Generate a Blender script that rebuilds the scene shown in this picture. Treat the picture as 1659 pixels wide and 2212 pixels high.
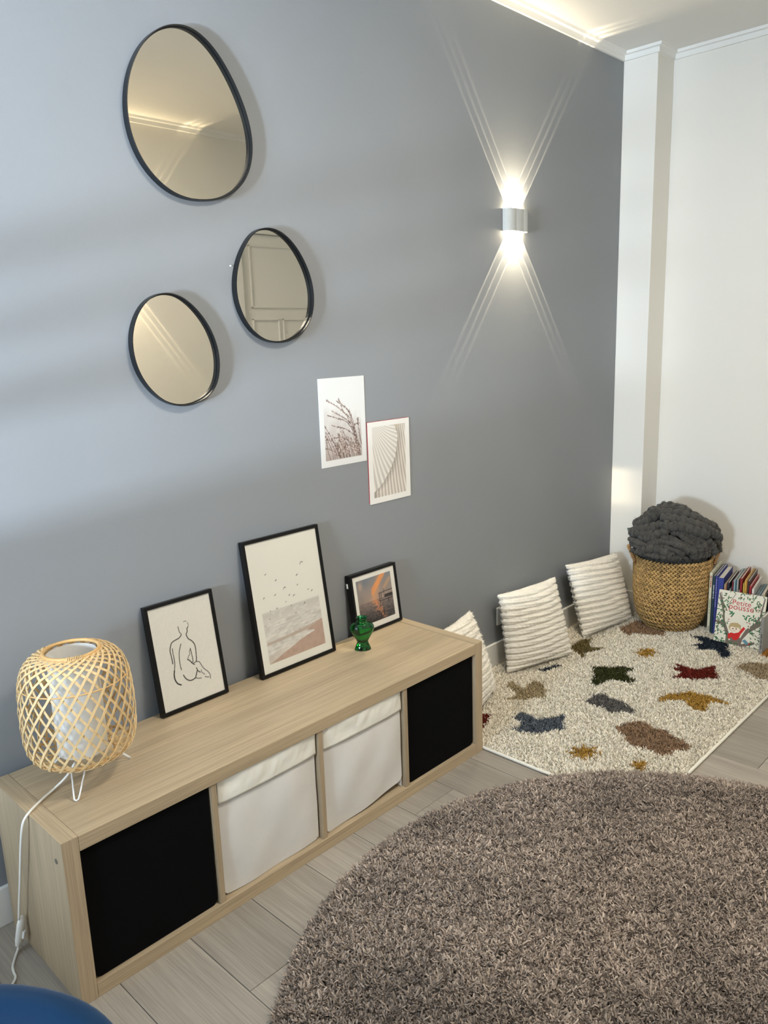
import bpy, bmesh, math, random
import numpy as np
from mathutils import Vector, Matrix, Euler

scene = bpy.context.scene
for o in list(bpy.data.objects):
    bpy.data.objects.remove(o, do_unlink=True)
COL = scene.collection
PI = math.pi
random.seed(7)
RNG = np.random.default_rng(11)

# ------------------------------------------------------------------ camera
cam_d = bpy.data.cameras.new('camera')
cam = bpy.data.objects.new('camera', cam_d)
COL.objects.link(cam)
cam.location = (-0.56596, -1.92905, 1.42713)
cam.rotation_euler = (1.35426, 0.033085, -0.806627)
cam_d.sensor_fit = 'HORIZONTAL'
cam_d.sensor_width = 36.0
cam_d.lens = 1700.99 / 1659 * 36.0
cam_d.clip_start = 0.02
scene.camera = cam

# ------------------------------------------------------------------ colour management, world, lights
scene.view_settings.view_transform = 'Standard'
scene.view_settings.look = 'None'
scene.view_settings.gamma = 1.0
scene.view_settings.exposure = 0.3
scene.view_settings.use_curve_mapping = False

WS = 1.0062                                     # the grey wall stands 12 mm behind the first survey plane
def wx(x): return -0.566+(x+0.566)*WS
def wz(z): return 1.427+(z-1.427)*WS
WY = 0.012
XL, XR, YB, ZC = -2.2, 3.288, -2.30, wz(2.669)   # room: left wall, right wall, back wall, ceiling
PX, PY = wx(3.1), -0.1546                        # pillar: face towards the room, face towards the photographer
WY0, WY1, WZ0, WZ1 = -1.22, -0.35, 0.80, 2.30  # window opening in the left wall

world = bpy.data.worlds.new('daylight')
scene.world = world
world.use_nodes = True
bg = world.node_tree.nodes['Background']
bg.inputs[0].default_value = (0.62, 0.78, 1.0, 1)
bg.inputs[1].default_value = 1.2

def area(name, loc, direction, sx, sy, power, color):
    l = bpy.data.lights.new(name, 'AREA')
    l.shape = 'RECTANGLE'; l.size = sx; l.size_y = sy
    l.energy = power; l.color = color
    o = bpy.data.objects.new(name, l); COL.objects.link(o)
    o.location = loc
    o.rotation_euler = Vector(direction).to_track_quat('-Z', 'Y').to_euler()
    return o
# overcast sky seen through the window, and the sunlit sill of the facade below it
SKY = area('sky_light', (-3.3, -1.35, 1.15), (1, 0.25, 0.1), 1.3, 0.55, 420, (0.66, 0.82, 1.0))
LEDGE = area('ledge_bounce_light', (-3.35, -1.45, 0.78), (1, 0.38, 0.2), 0.26, 0.040, 250, (0.70, 0.84, 1.0))
# added warm fill under the ceiling; no lamp is known to hang there
ROOMFILL = area('room_fill_light', (0.95, -1.55, 2.60), (0, 0, -1), 0.45, 0.45, 34, (1.0, 0.93, 0.82))

# ------------------------------------------------------------------ helpers
def lin(c):
    if isinstance(c, str):
        c = tuple(int(c[i:i+2], 16) / 255 for i in (0, 2, 4))
    return tuple((x / 12.92 if x <= 0.04045 else ((x + 0.055) / 1.055) ** 2.4) for x in c)

def prop(o, label=None, cat=None, group=None, kind=None):
    if label: o['label'] = label
    if cat: o['category'] = cat
    if group: o['group'] = group
    if kind: o['kind'] = kind
    return o

def empty(name, loc=(0, 0, 0), rot=(0, 0, 0), label=None, cat=None, group=None, parent=None):
    o = bpy.data.objects.new(name, None); COL.objects.link(o)
    o.location = loc; o.rotation_euler = rot
    o.empty_display_size = 0.05
    if parent: o.parent = parent
    return prop(o, label, cat, group)

def link(name, me, mat=None, parent=None, smooth=False, loc=None, rot=None):
    o = bpy.data.objects.new(name, me); COL.objects.link(o)
    if mat is not None:
        if not isinstance(mat, (list, tuple)): mat = [mat]
        if not me.materials:
            for m in mat: me.materials.append(m)
    if parent is not None: o.parent = parent
    if loc is not None: o.location = loc
    if rot is not None: o.rotation_euler = rot
    if smooth:
        me.polygons.foreach_set('use_smooth', np.ones(len(me.polygons), dtype=bool))
    return o

def mesh(V, F, name='m'):
    me = bpy.data.meshes.new(name)
    me.from_pydata([tuple(v) for v in V], [], [tuple(f) for f in F])
    me.update()
    return me

def mesh_np(V, F, name='m'):
    """V (n,3), F (m,k) arrays, all faces with k corners"""
    V = np.asarray(V, np.float32); F = np.asarray(F, np.int32)
    me = bpy.data.meshes.new(name)
    k = F.shape[1]
    me.vertices.add(len(V)); me.vertices.foreach_set('co', V.ravel())
    me.loops.add(F.size); me.loops.foreach_set('vertex_index', F.ravel())
    me.polygons.add(len(F))
    me.polygons.foreach_set('loop_start', np.arange(0, F.size, k, dtype=np.int32))
    try: me.polygons.foreach_set('loop_total', np.full(len(F), k, np.int32))
    except Exception: pass
    me.update(calc_edges=True)
    me.validate()
    return me

class MB:
    def __init__(s): s.V = []; s.F = []
    def add(s, V, F):
        n = len(s.V); s.V += [tuple(v) for v in V]; s.F += [tuple(i + n for i in f) for f in F]; return s
    def box(s, x0, x1, y0, y1, z0, z1):
        V = [(x0,y0,z0),(x1,y0,z0),(x1,y1,z0),(x0,y1,z0),(x0,y0,z1),(x1,y0,z1),(x1,y1,z1),(x0,y1,z1)]
        return s.add(V, [(0,3,2,1),(4,5,6,7),(0,1,5,4),(1,2,6,5),(2,3,7,6),(3,0,4,7)])
    def prism(s, pts, z0, z1):
        n = len(pts)
        V = [(x, y, z0) for x, y in pts] + [(x, y, z1) for x, y in pts]
        F = [tuple(range(n))[::-1], tuple(range(n, 2*n))] + [(i, (i+1) % n, (i+1) % n + n, i + n) for i in range(n)]
        return s.add(V, F)
    def tube(s, P, r, n=8, closed=False, flat=None, caps=True):
        P = [Vector(p) for p in P]; m = len(P)
        rs = r if isinstance(r, (list, tuple, np.ndarray)) else [r] * m
        V = []; up = None
        for i, p in enumerate(P):
            a = P[(i-1) % m] if (closed or i > 0) else p
            b = P[(i+1) % m] if (closed or i < m-1) else p
            t = (b - a)
            t = t.normalized() if t.length > 1e-9 else Vector((0, 0, 1))
            if up is None: up = Vector((0, 0, 1)) if abs(t.z) < .9 else Vector((0, 1, 0))
            x = t.cross(up)
            if x.length < 1e-6: x = t.cross(Vector((1, 0, 0)))
            x.normalize(); y = x.cross(t).normalized(); up = y
            for k in range(n):
                a_ = 2*PI*k/n
                V.append(p + x*math.cos(a_)*rs[i] + y*math.sin(a_)*rs[i]*(flat or 1))
        F = []
        for i in range(m if closed else m-1):
            j = (i+1) % m
            for k in range(n):
                F.append((i*n+k, i*n+(k+1) % n, j*n+(k+1) % n, j*n+k))
        if not closed and caps:
            F.append(tuple(range(n))[::-1]); F.append(tuple(range((m-1)*n, m*n)))
        return s.add(V, F)
    def lathe(s, prof, n=32, sx=1, sy=1, c=(0, 0), caps=True):
        V = []; m = len(prof)
        for r, z in prof:
            for k in range(n):
                a = 2*PI*k/n; V.append((c[0]+r*math.cos(a)*sx, c[1]+r*math.sin(a)*sy, z))
        F = [(i*n+k, i*n+(k+1) % n, (i+1)*n+(k+1) % n, (i+1)*n+k) for i in range(m-1) for k in range(n)]
        if caps: F += [tuple(range(n))[::-1], tuple(range((m-1)*n, m*n))]
        return s.add(V, F)
    def build(s, name, mat, parent=None, smooth=False, bevel=0, loc=None, rot=None):
        me = mesh(s.V, s.F, name)
        if bevel:
            bm = bmesh.new(); bm.from_mesh(me)
            bmesh.ops.bevel(bm, geom=list(bm.edges), offset=bevel, segments=2, affect='EDGES', profile=.6)
            bm.to_mesh(me); bm.free()
        return link(name, me, mat, parent, smooth, loc, rot)

def spline(P, n=8):
    """Catmull-Rom through the points"""
    P = [np.array(p, float) for p in P]
    Q = [2*P[0]-P[1]] + P + [2*P[-1]-P[-2]]
    out = []
    for i in range(1, len(Q)-2):
        a, b, c, d = Q[i-1:i+3]
        for k in range(n):
            t = k/n
            out.append(.5*((2*b)+(-a+c)*t+(2*a-5*b+4*c-d)*t*t+(-a+3*b-3*c+d)*t**3))
    out.append(P[-1])
    return out

# ------------------------------------------------------------------ materials
def nodes(m): return m.node_tree.nodes, m.node_tree.links
def pbr(name, col, rough=.6, metal=0, spec=.5, bump=None, vary=None, coords='Object', sheen=0, coat=0):
    m = bpy.data.materials.new(name); m.use_nodes = True
    N, L = nodes(m); b = N['Principled BSDF']
    c = lin(col)
    b.inputs['Base Color'].default_value = (*c, 1)
    b.inputs['Roughness'].default_value = rough
    b.inputs['Metallic'].default_value = metal
    b.inputs['Specular IOR Level'].default_value = spec
    if sheen:
        b.inputs['Sheen Weight'].default_value = sheen; b.inputs['Sheen Roughness'].default_value = .4
    if coat: b.inputs['Coat Weight'].default_value = coat
    tc = N.new('ShaderNodeTexCoord')
    if vary:   # (scale xyz, amount, detail)
        mp = N.new('ShaderNodeMapping'); mp.inputs['Scale'].default_value = vary[0]
        L.new(tc.outputs[coords], mp.inputs[0])
        nz = N.new('ShaderNodeTexNoise'); nz.inputs['Detail'].default_value = vary[2] if len(vary) > 2 else 4
        nz.inputs['Scale'].default_value = 1
        L.new(mp.outputs[0], nz.inputs['Vector'])
        r = N.new('ShaderNodeValToRGB')
        a = vary[1]
        r.color_ramp.elements[0].position = .3; r.color_ramp.elements[1].position = .7
        r.color_ramp.elements[0].color = (*[x*(1-a) for x in c], 1)
        r.color_ramp.elements[1].color = (*[min(1, x*(1+a)) for x in c], 1)
        L.new(nz.outputs['Fac'], r.inputs[0]); L.new(r.outputs[0], b.inputs['Base Color'])
    if bump:   # (scale, strength, distance)
        nb = N.new('ShaderNodeTexNoise'); nb.inputs['Scale'].default_value = bump[0]; nb.inputs['Detail'].default_value = 3
        L.new(tc.outputs[coords], nb.inputs['Vector'])
        bp = N.new('ShaderNodeBump'); bp.inputs['Strength'].default_value = bump[1]; bp.inputs['Distance'].default_value = bump[2]
        L.new(nb.outputs['Fac'], bp.inputs['Height']); L.new(bp.outputs[0], b.inputs['Normal'])
    return m

def wood(name, c0, c1, c2, along='X', fine=1.0, rough=.5, band=None):
    """oak foil: long grain streaks along one axis of the object's space"""
    m = bpy.data.materials.new(name); m.use_nodes = True
    N, L = nodes(m); b = N['Principled BSDF']
    b.inputs['Roughness'].default_value = rough
    tc = N.new('ShaderNodeTexCoord')
    oi = N.new('ShaderNodeObjectInfo')
    def streak(s_long, s_cross, detail, off):
        mp = N.new('ShaderNodeMapping')
        sc = {'X': (s_long, s_cross, s_cross), 'Y': (s_cross, s_long, s_cross), 'Z': (s_cross, s_cross, s_long)}[along]
        mp.inputs['Scale'].default_value = sc
        ad = N.new('ShaderNodeVectorMath'); ad.operation = 'ADD'
        mu = N.new('ShaderNodeVectorMath'); mu.operation = 'SCALE'; mu.inputs[3].default_value = off
        cb = N.new('ShaderNodeCombineXYZ')
        for i in range(3): L.new(oi.outputs['Random'], cb.inputs[i])
        L.new(cb.outputs[0], mu.inputs[0]); L.new(mu.outputs[0], ad.inputs[1])
        L.new(tc.outputs['Object'], mp.inputs[0]); L.new(mp.outputs[0], ad.inputs[0])
        nz = N.new('ShaderNodeTexNoise'); nz.inputs['Scale'].default_value = 1; nz.inputs['Detail'].default_value = detail
        nz.inputs['Roughness'].default_value = .62
        L.new(ad.outputs[0], nz.inputs['Vector'])
        return nz
    n1 = streak(5.0, 480*fine, 3, 37); n2 = streak(1.4, 75*fine, 4, 11); n3 = streak(.6, 8, 2, 5)
    r1 = N.new('ShaderNodeValToRGB'); E_ = r1.color_ramp.elements
    E_[0].position = .32; E_[0].color = (*lin(c0), 1); E_[1].position = .62; E_[1].color = (*lin(c1), 1)
    L.new(n1.outputs['Fac'], r1.inputs[0])
    mx = N.new('ShaderNodeMix'); mx.data_type = 'RGBA'; mx.inputs['B'].default_value = (*lin(c2), 1)
    r2 = N.new('ShaderNodeMapRange'); r2.inputs['From Min'].default_value = .42; r2.inputs['From Max'].default_value = .72
    r2.inputs['To Max'].default_value = .36
    L.new(n2.outputs['Fac'], r2.inputs['Value']); L.new(r2.outputs[0], mx.inputs['Factor']); L.new(r1.outputs[0], mx.inputs['A'])
    hs = N.new('ShaderNodeHueSaturation')
    r3 = N.new('ShaderNodeMapRange'); r3.inputs['From Min'].default_value = .3; r3.inputs['From Max'].default_value = .7
    r3.inputs['To Min'].default_value = .86; r3.inputs['To Max'].default_value = 1.12
    L.new(n3.outputs['Fac'], r3.inputs['Value']); L.new(r3.outputs[0], hs.inputs['Value']); L.new(mx.outputs['Result'], hs.inputs['Color'])
    if band:
        h2 = N.new('ShaderNodeHueSaturation'); r4 = N.new('ShaderNodeMapRange')
        r4.inputs['To Min'].default_value = 1-band; r4.inputs['To Max'].default_value = 1+band
        L.new(oi.outputs['Random'], r4.inputs['Value']); L.new(r4.outputs[0], h2.inputs['Value']); L.new(hs.outputs[0], h2.inputs['Color']); hs = h2
    L.new(hs.outputs[0], b.inputs['Base Color'])
    bp = N.new('ShaderNodeBump'); bp.inputs['Strength'].default_value = .25; bp.inputs['Distance'].default_value = .0006
    L.new(n1.outputs['Fac'], bp.inputs['Height']); L.new(bp.outputs[0], b.inputs['Normal'])
    return m

def vcol(name, rough=.6, spec=.3, attr='tint', sheen=0, bump=None):
    m = bpy.data.materials.new(name); m.use_nodes = True
    N, L = nodes(m); b = N['Principled BSDF']; b.inputs['Roughness'].default_value = rough
    b.inputs['Specular IOR Level'].default_value = spec
    if sheen: b.inputs['Sheen Weight'].default_value = sheen
    a = N.new('ShaderNodeAttribute'); a.attribute_name = attr
    L.new(a.outputs['Color'], b.inputs['Base Color'])
    return m

M = {}
M['grey_paint'] = pbr('grey_wall_paint', '878a8d', .62, bump=(420, .12, .0008), vary=((1.5, 1.5, 1.5), .03), spec=.4)
M['white_paint'] = pbr('white_wall_paint', 'e4e0d7', .75, bump=(380, .1, .0008))
M['ceiling'] = pbr('ceiling_paint', 'e2dfd8', .8, bump=(300, .08, .0008))
M['trim'] = pbr('white_trim_gloss', 'e6e4de', .4, bump=(60, .03, .001))
M['oak_x'] = wood('oak_foil_long', '9e8b71', 'b8a485', '8e7c62', 'X')
M['oak_y'] = wood('oak_foil_deep', '9e8b71', 'b8a485', '8e7c62', 'Y')
M['oak_z'] = wood('oak_foil_upright', '9e8b71', 'b5a183', '8e7c62', 'Z')
M['plank'] = wood('grey_oak_laminate', '8c847a', 'a0988c', '7d756b', 'Y', fine=.5, rough=.55, band=.09)
M['joint'] = pbr('floor_joint', '3b352f', .9)
M['black_fabric'] = pbr('black_box_fabric', '060607', .95, spec=.1, bump=(900, .2, .0005))
M['white_fabric'] = pbr('white_box_fabric', 'd8d5d0', .9, spec=.2, vary=((9, 9, 9), .05, 6), bump=(700, .25, .0006))
M['hem_fabric'] = pbr('cream_cotton_hem', 'e4e1d6', .8, spec=.3, vary=((14, 14, 14), .04, 5), bump=(60, .35, .003))
M['frame_black'] = pbr('black_frame_lacquer', '060607', .38, spec=.3, bump=(40, .03, .001))
M['mirror_rim'] = pbr('black_metal_rim', '15181b', .34, metal=.3, bump=(30, .04, .001))
m = pbr('mirror_silver', 'e4dfd2', .015, metal=1.0, bump=(2.5, .02, .0006)); M['mirror'] = m
M['paper'] = pbr('white_art_paper', 'e6e4de', .8, bump=(300, .06, .0005))
M['red_paper'] = pbr('red_card', '9a2c28', .7, bump=(300, .06, .0005))
M['print'] = vcol('printed_paper', .55, .35)
M['lamp_white'] = pbr('white_powder_coat', 'e3e3e0', .45, bump=(500, .08, .0004))
M['fixture'] = pbr('grey_white_fixture', 'b4b5b1', .5, bump=(300, .08, .0003))
M['cable'] = pbr('white_cable_plastic', 'e4e2da', .4, bump=(50, .02, .0005))
M['bamboo'] = pbr('split_bamboo', 'd8b987', .5, vary=((30, 30, 8), .16, 4), bump=(120, .2, .001))
M['bamboo_d'] = pbr('split_bamboo_rim', 'cfa66c', .5, vary=((30, 30, 30), .14, 4), bump=(120, .2, .001))
M['plush'] = pbr('ivory_plush', 'ece7dc', .95, spec=.15, vary=((16, 16, 16), .05, 5), bump=(220, .5, .002), sheen=.5)
M['knit'] = pbr('charcoal_faux_fur', '4d4b47', .95, spec=.1, vary=((28, 28, 28), .25, 5), bump=(260, .8, .003), sheen=.2)
M['rug_back'] = pbr('rug_backing', '5a534d', .95, bump=(300, .3, .001))
M['rug_edge'] = pbr('rug_white_binding', 'e3dfd2', .9, bump=(300, .4, .001))
M['shag'] = vcol('taupe_shag_yarn', .85, .25, sheen=.15)
M['pile'] = vcol('short_pile_yarn', .9, .2)
M['hyacinth'] = vcol('water_hyacinth', .62, .35)
M['velvet'] = pbr('blue_velvet', '052c4d', .7, spec=.15, vary=((5, 5, 5), .3, 4), bump=(600, .2, .0006), sheen=.25)
M['chair_metal'] = pbr('black_chair_legs', '17171a', .4, metal=.7, bump=(60, .02, .0005))
M['steel'] = pbr('zinc_bolt', '9a9a98', .35, metal=1, bump=(200, .05, .0003))
M['page'] = pbr('book_pages', 'd9d3c4', .85, vary=((3, 500, 3), .1, 2), bump=(300, .1, .0004))

def glassmat():
    m = bpy.data.materials.new('green_glass'); m.use_nodes = True
    N, L = nodes(m); b = N['Principled BSDF']
    b.inputs['Base Color'].default_value = (.03, .50, .16, 1)
    b.inputs['Transmission Weight'].default_value = 1; b.inputs['Roughness'].default_value = .03; b.inputs['IOR'].default_value = 1.5
    tc = N.new('ShaderNodeTexCoord'); nz = N.new('ShaderNodeTexNoise'); nz.inputs['Scale'].default_value = 30
    bp = N.new('ShaderNodeBump'); bp.inputs['Strength'].default_value = .35; bp.inputs['Distance'].default_value = .002
    L.new(tc.outputs['Object'], nz.inputs['Vector']); L.new(nz.outputs['Fac'], bp.inputs['Height']); L.new(bp.outputs[0], b.inputs['Normal'])
    va = N.new('ShaderNodeVolumeAbsorption'); va.inputs['Color'].default_value = (.02, .6, .2, 1); va.inputs['Density'].default_value = 60
    L.new(va.outputs[0], N['Material Output'].inputs['Volume'])
    return m
M['green_glass'] = glassmat()

def pane_mat():
    m = bpy.data.materials.new('clear_pane'); m.use_nodes = True
    N, L = nodes(m); N.remove(N['Principled BSDF'])
    t = N.new('ShaderNodeBsdfTransparent'); g = N.new('ShaderNodeBsdfGlossy'); g.inputs['Roughness'].default_value = .02
    f = N.new('ShaderNodeFresnel'); f.inputs['IOR'].default_value = 1.25
    mx = N.new('ShaderNodeMixShader')
    L.new(f.outputs[0], mx.inputs[0]); L.new(t.outputs[0], mx.inputs[1]); L.new(g.outputs[0], mx.inputs[2])
    L.new(mx.outputs[0], N['Material Output'].inputs['Surface'])
    return m
M['pane'] = pane_mat()

def shade_mat():
    m = bpy.data.materials.new('white_paper_shade'); m.use_nodes = True
    N, L = nodes(m); N.remove(N['Principled BSDF'])
    d = N.new('ShaderNodeBsdfDiffuse'); t = N.new('ShaderNodeBsdfTranslucent')
    d.inputs[0].default_value = (.86, .85, .81, 1); t.inputs[0].default_value = (.86, .85, .80, 1)
    tc = N.new('ShaderNodeTexCoord'); nz = N.new('ShaderNodeTexNoise'); nz.inputs['Scale'].default_value = 25
    mx = N.new('ShaderNodeMixShader'); mx.inputs[0].default_value = .35
    rr = N.new('ShaderNodeValToRGB'); rr.color_ramp.elements[0].color = (.78, .77, .73, 1); rr.color_ramp.elements[1].color = (.92, .91, .88, 1)
    L.new(tc.outputs['Object'], nz.inputs['Vector']); L.new(nz.outputs['Fac'], rr.inputs[0]); L.new(rr.outputs[0], d.inputs[0])
    L.new(d.outputs[0], mx.inputs[1]); L.new(t.outputs[0], mx.inputs[2]); L.new(mx.outputs[0], N['Material Output'].inputs['Surface'])
    return m
M['shade'] = shade_mat()
def emit_mat(name, col, s):
    m = bpy.data.materials.new(name); m.use_nodes = True
    b = m.node_tree.nodes['Principled BSDF']
    b.inputs['Base Color'].default_value = (.9, .9, .85, 1); b.inputs['Emission Color'].default_value = (*col, 1); b.inputs['Emission Strength'].default_value = s
    return m
M['led'] = emit_mat('led_lens', (1, .84, .58), 25)

# ------------------------------------------------------------------ the room
def struct(mb, name, mat, **k):
    o = mb.build(name, mat, **k); o['kind'] = 'structure'; return o
T = .12
struct(MB().box(XL-T, XR+T, WY, WY+T, -.1, ZC+.1), 'wall_front', M['grey_paint'])
struct(MB().box(XL-T, XR+T, YB-T, YB, -.1, 0).box(XL-T, 2.57, YB-T, YB, 0, ZC+.1).box(3.21, XR+T, YB-T, YB, 0, ZC+.1).box(2.57, 3.21, YB-T, YB, 2.11, ZC+.1), 'wall_back', M['white_paint'])
struct(MB().box(XR, XR+T, YB, WY, -.1, ZC+.1), 'wall_right', M['white_paint'])
pil = struct(MB().box(PX, XR, PY, WY, 0, ZC), 'wall_pillar', M['white_paint'], bevel=.003)
struct(MB().box(XL-T, XL, YB, WY0, 0, ZC+.1).box(XL-T, XL, WY1, WY, 0, ZC+.1).box(XL-T, XL, WY0, WY1, 0, WZ0).box(XL-T, XL, WY0, WY1, WZ1, ZC+.1), 'wall_left', M['white_paint'])
struct(MB().box(XL, XR, YB, WY, ZC, ZC+.1), 'ceiling', M['ceiling'])
# floor: laminate planks laid across the room
fl = struct(MB().box(XL, XR, YB, WY, -.1, -.0035), 'floor', M['joint'])
PW = .187; x0 = .277; k0 = int(math.floor((XL-x0)/PW))
plank_cache = {}
ends = {0: [-.636, -1.93], 9: [-1.155], 1: [-1.36], 2: [-.29, -1.6], 3: [-.95], 4: [-.47, -1.78], 5: [-1.1], 6: [-.2, -1.45], 7: [-.78, -2.1], 8: [-.56, -1.8]}
kk = k0
while x0 + kk*PW < XR - .001:
    xa = max(XL, x0+kk*PW); xb = min(XR, x0+(kk+1)*PW)
    cuts = ends.get(kk) or [-.25-((kk*0.61803*1.28) % 1.28)]
    if kk not in ends and cuts[0]-1.28 > YB: cuts.append(cuts[0]-1.28)
    ys = [WY] + cuts + [YB]
    for a, b in zip(ys[:-1], ys[1:]):
        w, l = xb-xa-.0016, abs(b-a)-.0016
        key = (round(w, 4), round(l, 4))
        if key not in plank_cache:
            me = mesh(*(lambda q: (q.V, q.F))(MB().box(-w/2, w/2, -l/2, l/2, -.0035, 0)), 'plank')
            bm = bmesh.new(); bm.from_mesh(me)
            ed = [e for e in bm.edges if all(v.co.z > -.001 for v in e.verts)]
            bmesh.ops.bevel(bm, geom=ed, offset=.0008, segments=1, affect='EDGES'); bm.to_mesh(me); bm.free()
            me.materials.append(M['plank']); plank_cache[key] = me
        p = link('plank', plank_cache[key], None, fl, loc=((xa+xb)/2, (a+b)/2, 0))
    kk += 1
# skirting boards and the thin coving under the ceiling
def board(name, mb): return struct(mb, name, M['trim'], bevel=.003)
board('baseboard_front', MB().box(XL, PX, WY-.013, WY, 0, .105))
board('baseboard_pillar', MB().box(PX-.012, PX, PY-.012, WY-.013, 0, .105).box(PX, XR, PY-.012, PY, 0, .105))
board('baseboard_right', MB().box(XR-.012, XR, YB+.012, PY-.012, 0, .105))
board('baseboard_back', MB().box(XL, 2.50, YB, YB+.012, 0, .10))
board('baseboard_left', MB().box(XL, XL+.012, YB+.012, WY-.013, 0, .105))
PATH = [(XL, WY), (PX, WY), (PX, PY), (XR, PY), (XR, YB), (XL, YB)]
def cove(i):
    # stepped coving, mitred at the corners: a flat board with a slim bead against the ceiling
    n = len(PATH); q = [Vector(PATH[(i+k) % n]+(0,)) for k in (-1, 0, 1, 2)]
    def nrm(a, b):
        t = (b-a).normalized(); return Vector((t.y, -t.x, 0))     # towards the room
    n0, n1, n2 = nrm(q[0], q[1]), nrm(q[1], q[2]), nrm(q[2], q[3])
    prof = [(0, -.036), (.010, -.036), (.011, -.014), (.024, -.012), (.026, 0), (0, 0)]
    V = []
    for p_, m_ in ((q[1], (n0+n1)/(1+n0.dot(n1))), (q[2], (n1+n2)/(1+n1.dot(n2)))):
        for d_, z_ in prof: V.append(p_+m_*d_+Vector((0, 0, ZC+z_)))
    k = len(prof)
    F = [tuple(range(k))[::-1], tuple(range(k, 2*k))] + [(j, (j+1) % k, (j+1) % k+k, j+k) for j in range(k)]
    return struct(MB().add(V, F), 'trim_%d' % (i+1), M['trim'])
for i in range(6): cove(i)
# window in the left wall, with the guard rail outside it
w = empty('window_1', (XL, (WY0+WY1)/2, WZ0)); w['kind'] = 'structure'
hw = (WY1-WY0)/2; hh = WZ1-WZ0
fr = MB().box(-.10, -.03, -hw, hw, 0, .05).box(-.10, -.03, -hw, hw, hh-.05, hh).box(-.10, -.03, -hw, -hw+.05, .05, hh-.05).box(-.10, -.03, hw-.05, hw, .05, hh-.05).box(-.10, -.03, -.045, .045, .05, hh-.05)
fr.build('window_frame', M['trim'], w, bevel=.003)
for s in (-1, 1):
    MB().box(-.068, -.062, min(s*.045, s*(hw-.05)), max(s*.045, s*(hw-.05)), .05, hh-.05).build('pane', M['pane'], w)
MB().box(-.12, .05, -hw-.03, hw+.03, -.03, 0).build('window_sill', M['trim'], w, bevel=.004)
rail = MB()
for z_, r_ in ((.128, .011), (.172, .010), (.216, .012)):
    rail.tube([(-.19, -hw-.2, z_), (-.19, hw+.2, z_)], r_, 8)
rail.build('guard_rail', M['chair_metal'], w, smooth=True)
# panelled door in the back wall (seen in the middle mirror)
d = empty('door_1', (2.57, YB, 0)); d['kind'] = 'structure'
DW, DH = .64, 2.11
MB().box(0, DW, -.05, -.012, .005, DH-.004).build('door_leaf', M['trim'], d, bevel=.002)
def panel(x0_, x1_, z0_, z1_):
    mb = MB()
    for a, b, c, e in ((x0_, x1_, z0_, z0_+.009), (x0_, x1_, z1_-.009, z1_), (x0_, x0_+.009, z0_, z1_), (x1_-.009, x1_, z0_, z1_)):
        mb.box(a, b, -.014, -.002, c, e)
    return mb.build('panel', M['trim'], d, bevel=.002)
panel(.07, DW-.07, 1.65, 2.04); panel(.07, .29, 1.05, 1.58); panel(.32, DW-.07, 1.05, 1.58); panel(.07, .29, .12, .95); panel(.32, DW-.07, .12, .95)
MB().box(-.07, 0, -.002, .014, 0, DH+.07).box(DW, DW+.045, -.002, .014, 0, DH+.07).box(0, DW, -.002, .014, DH, DH+.07).build('door_casing', M['trim'], d, bevel=.002)
for z_ in (.25, 1.94): MB().tube([(.004, 0, z_-.04), (.004, 0, z_+.04)], .006, 8).build('hinge', M['steel'], d, smooth=True)
hd = MB().tube([(DW-.06, -.012, 1.02), (DW-.06, .035, 1.02), (DW-.16, .04, 1.02)], .009, 8).build('door_handle', M['steel'], d, smooth=True)
# twin socket plate low on the grey wall
o = empty('wall_socket', (2.152, WY, .180), label='white socket plate low on the grey wall at the edge of the middle cushion', cat='socket')
MB().box(-.04, .04, -.009, 0, 0, .08).build('cover_plate', M['lamp_white'], o, bevel=.003)
MB().lathe([(.0215, 0), (.0215, .002), (.019, .002), (.019, .0006)], 24).build('socket_well', M['lamp_white'], o, smooth=False, loc=(0, -.009, .04), rot=(PI/2, 0, 0))

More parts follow.
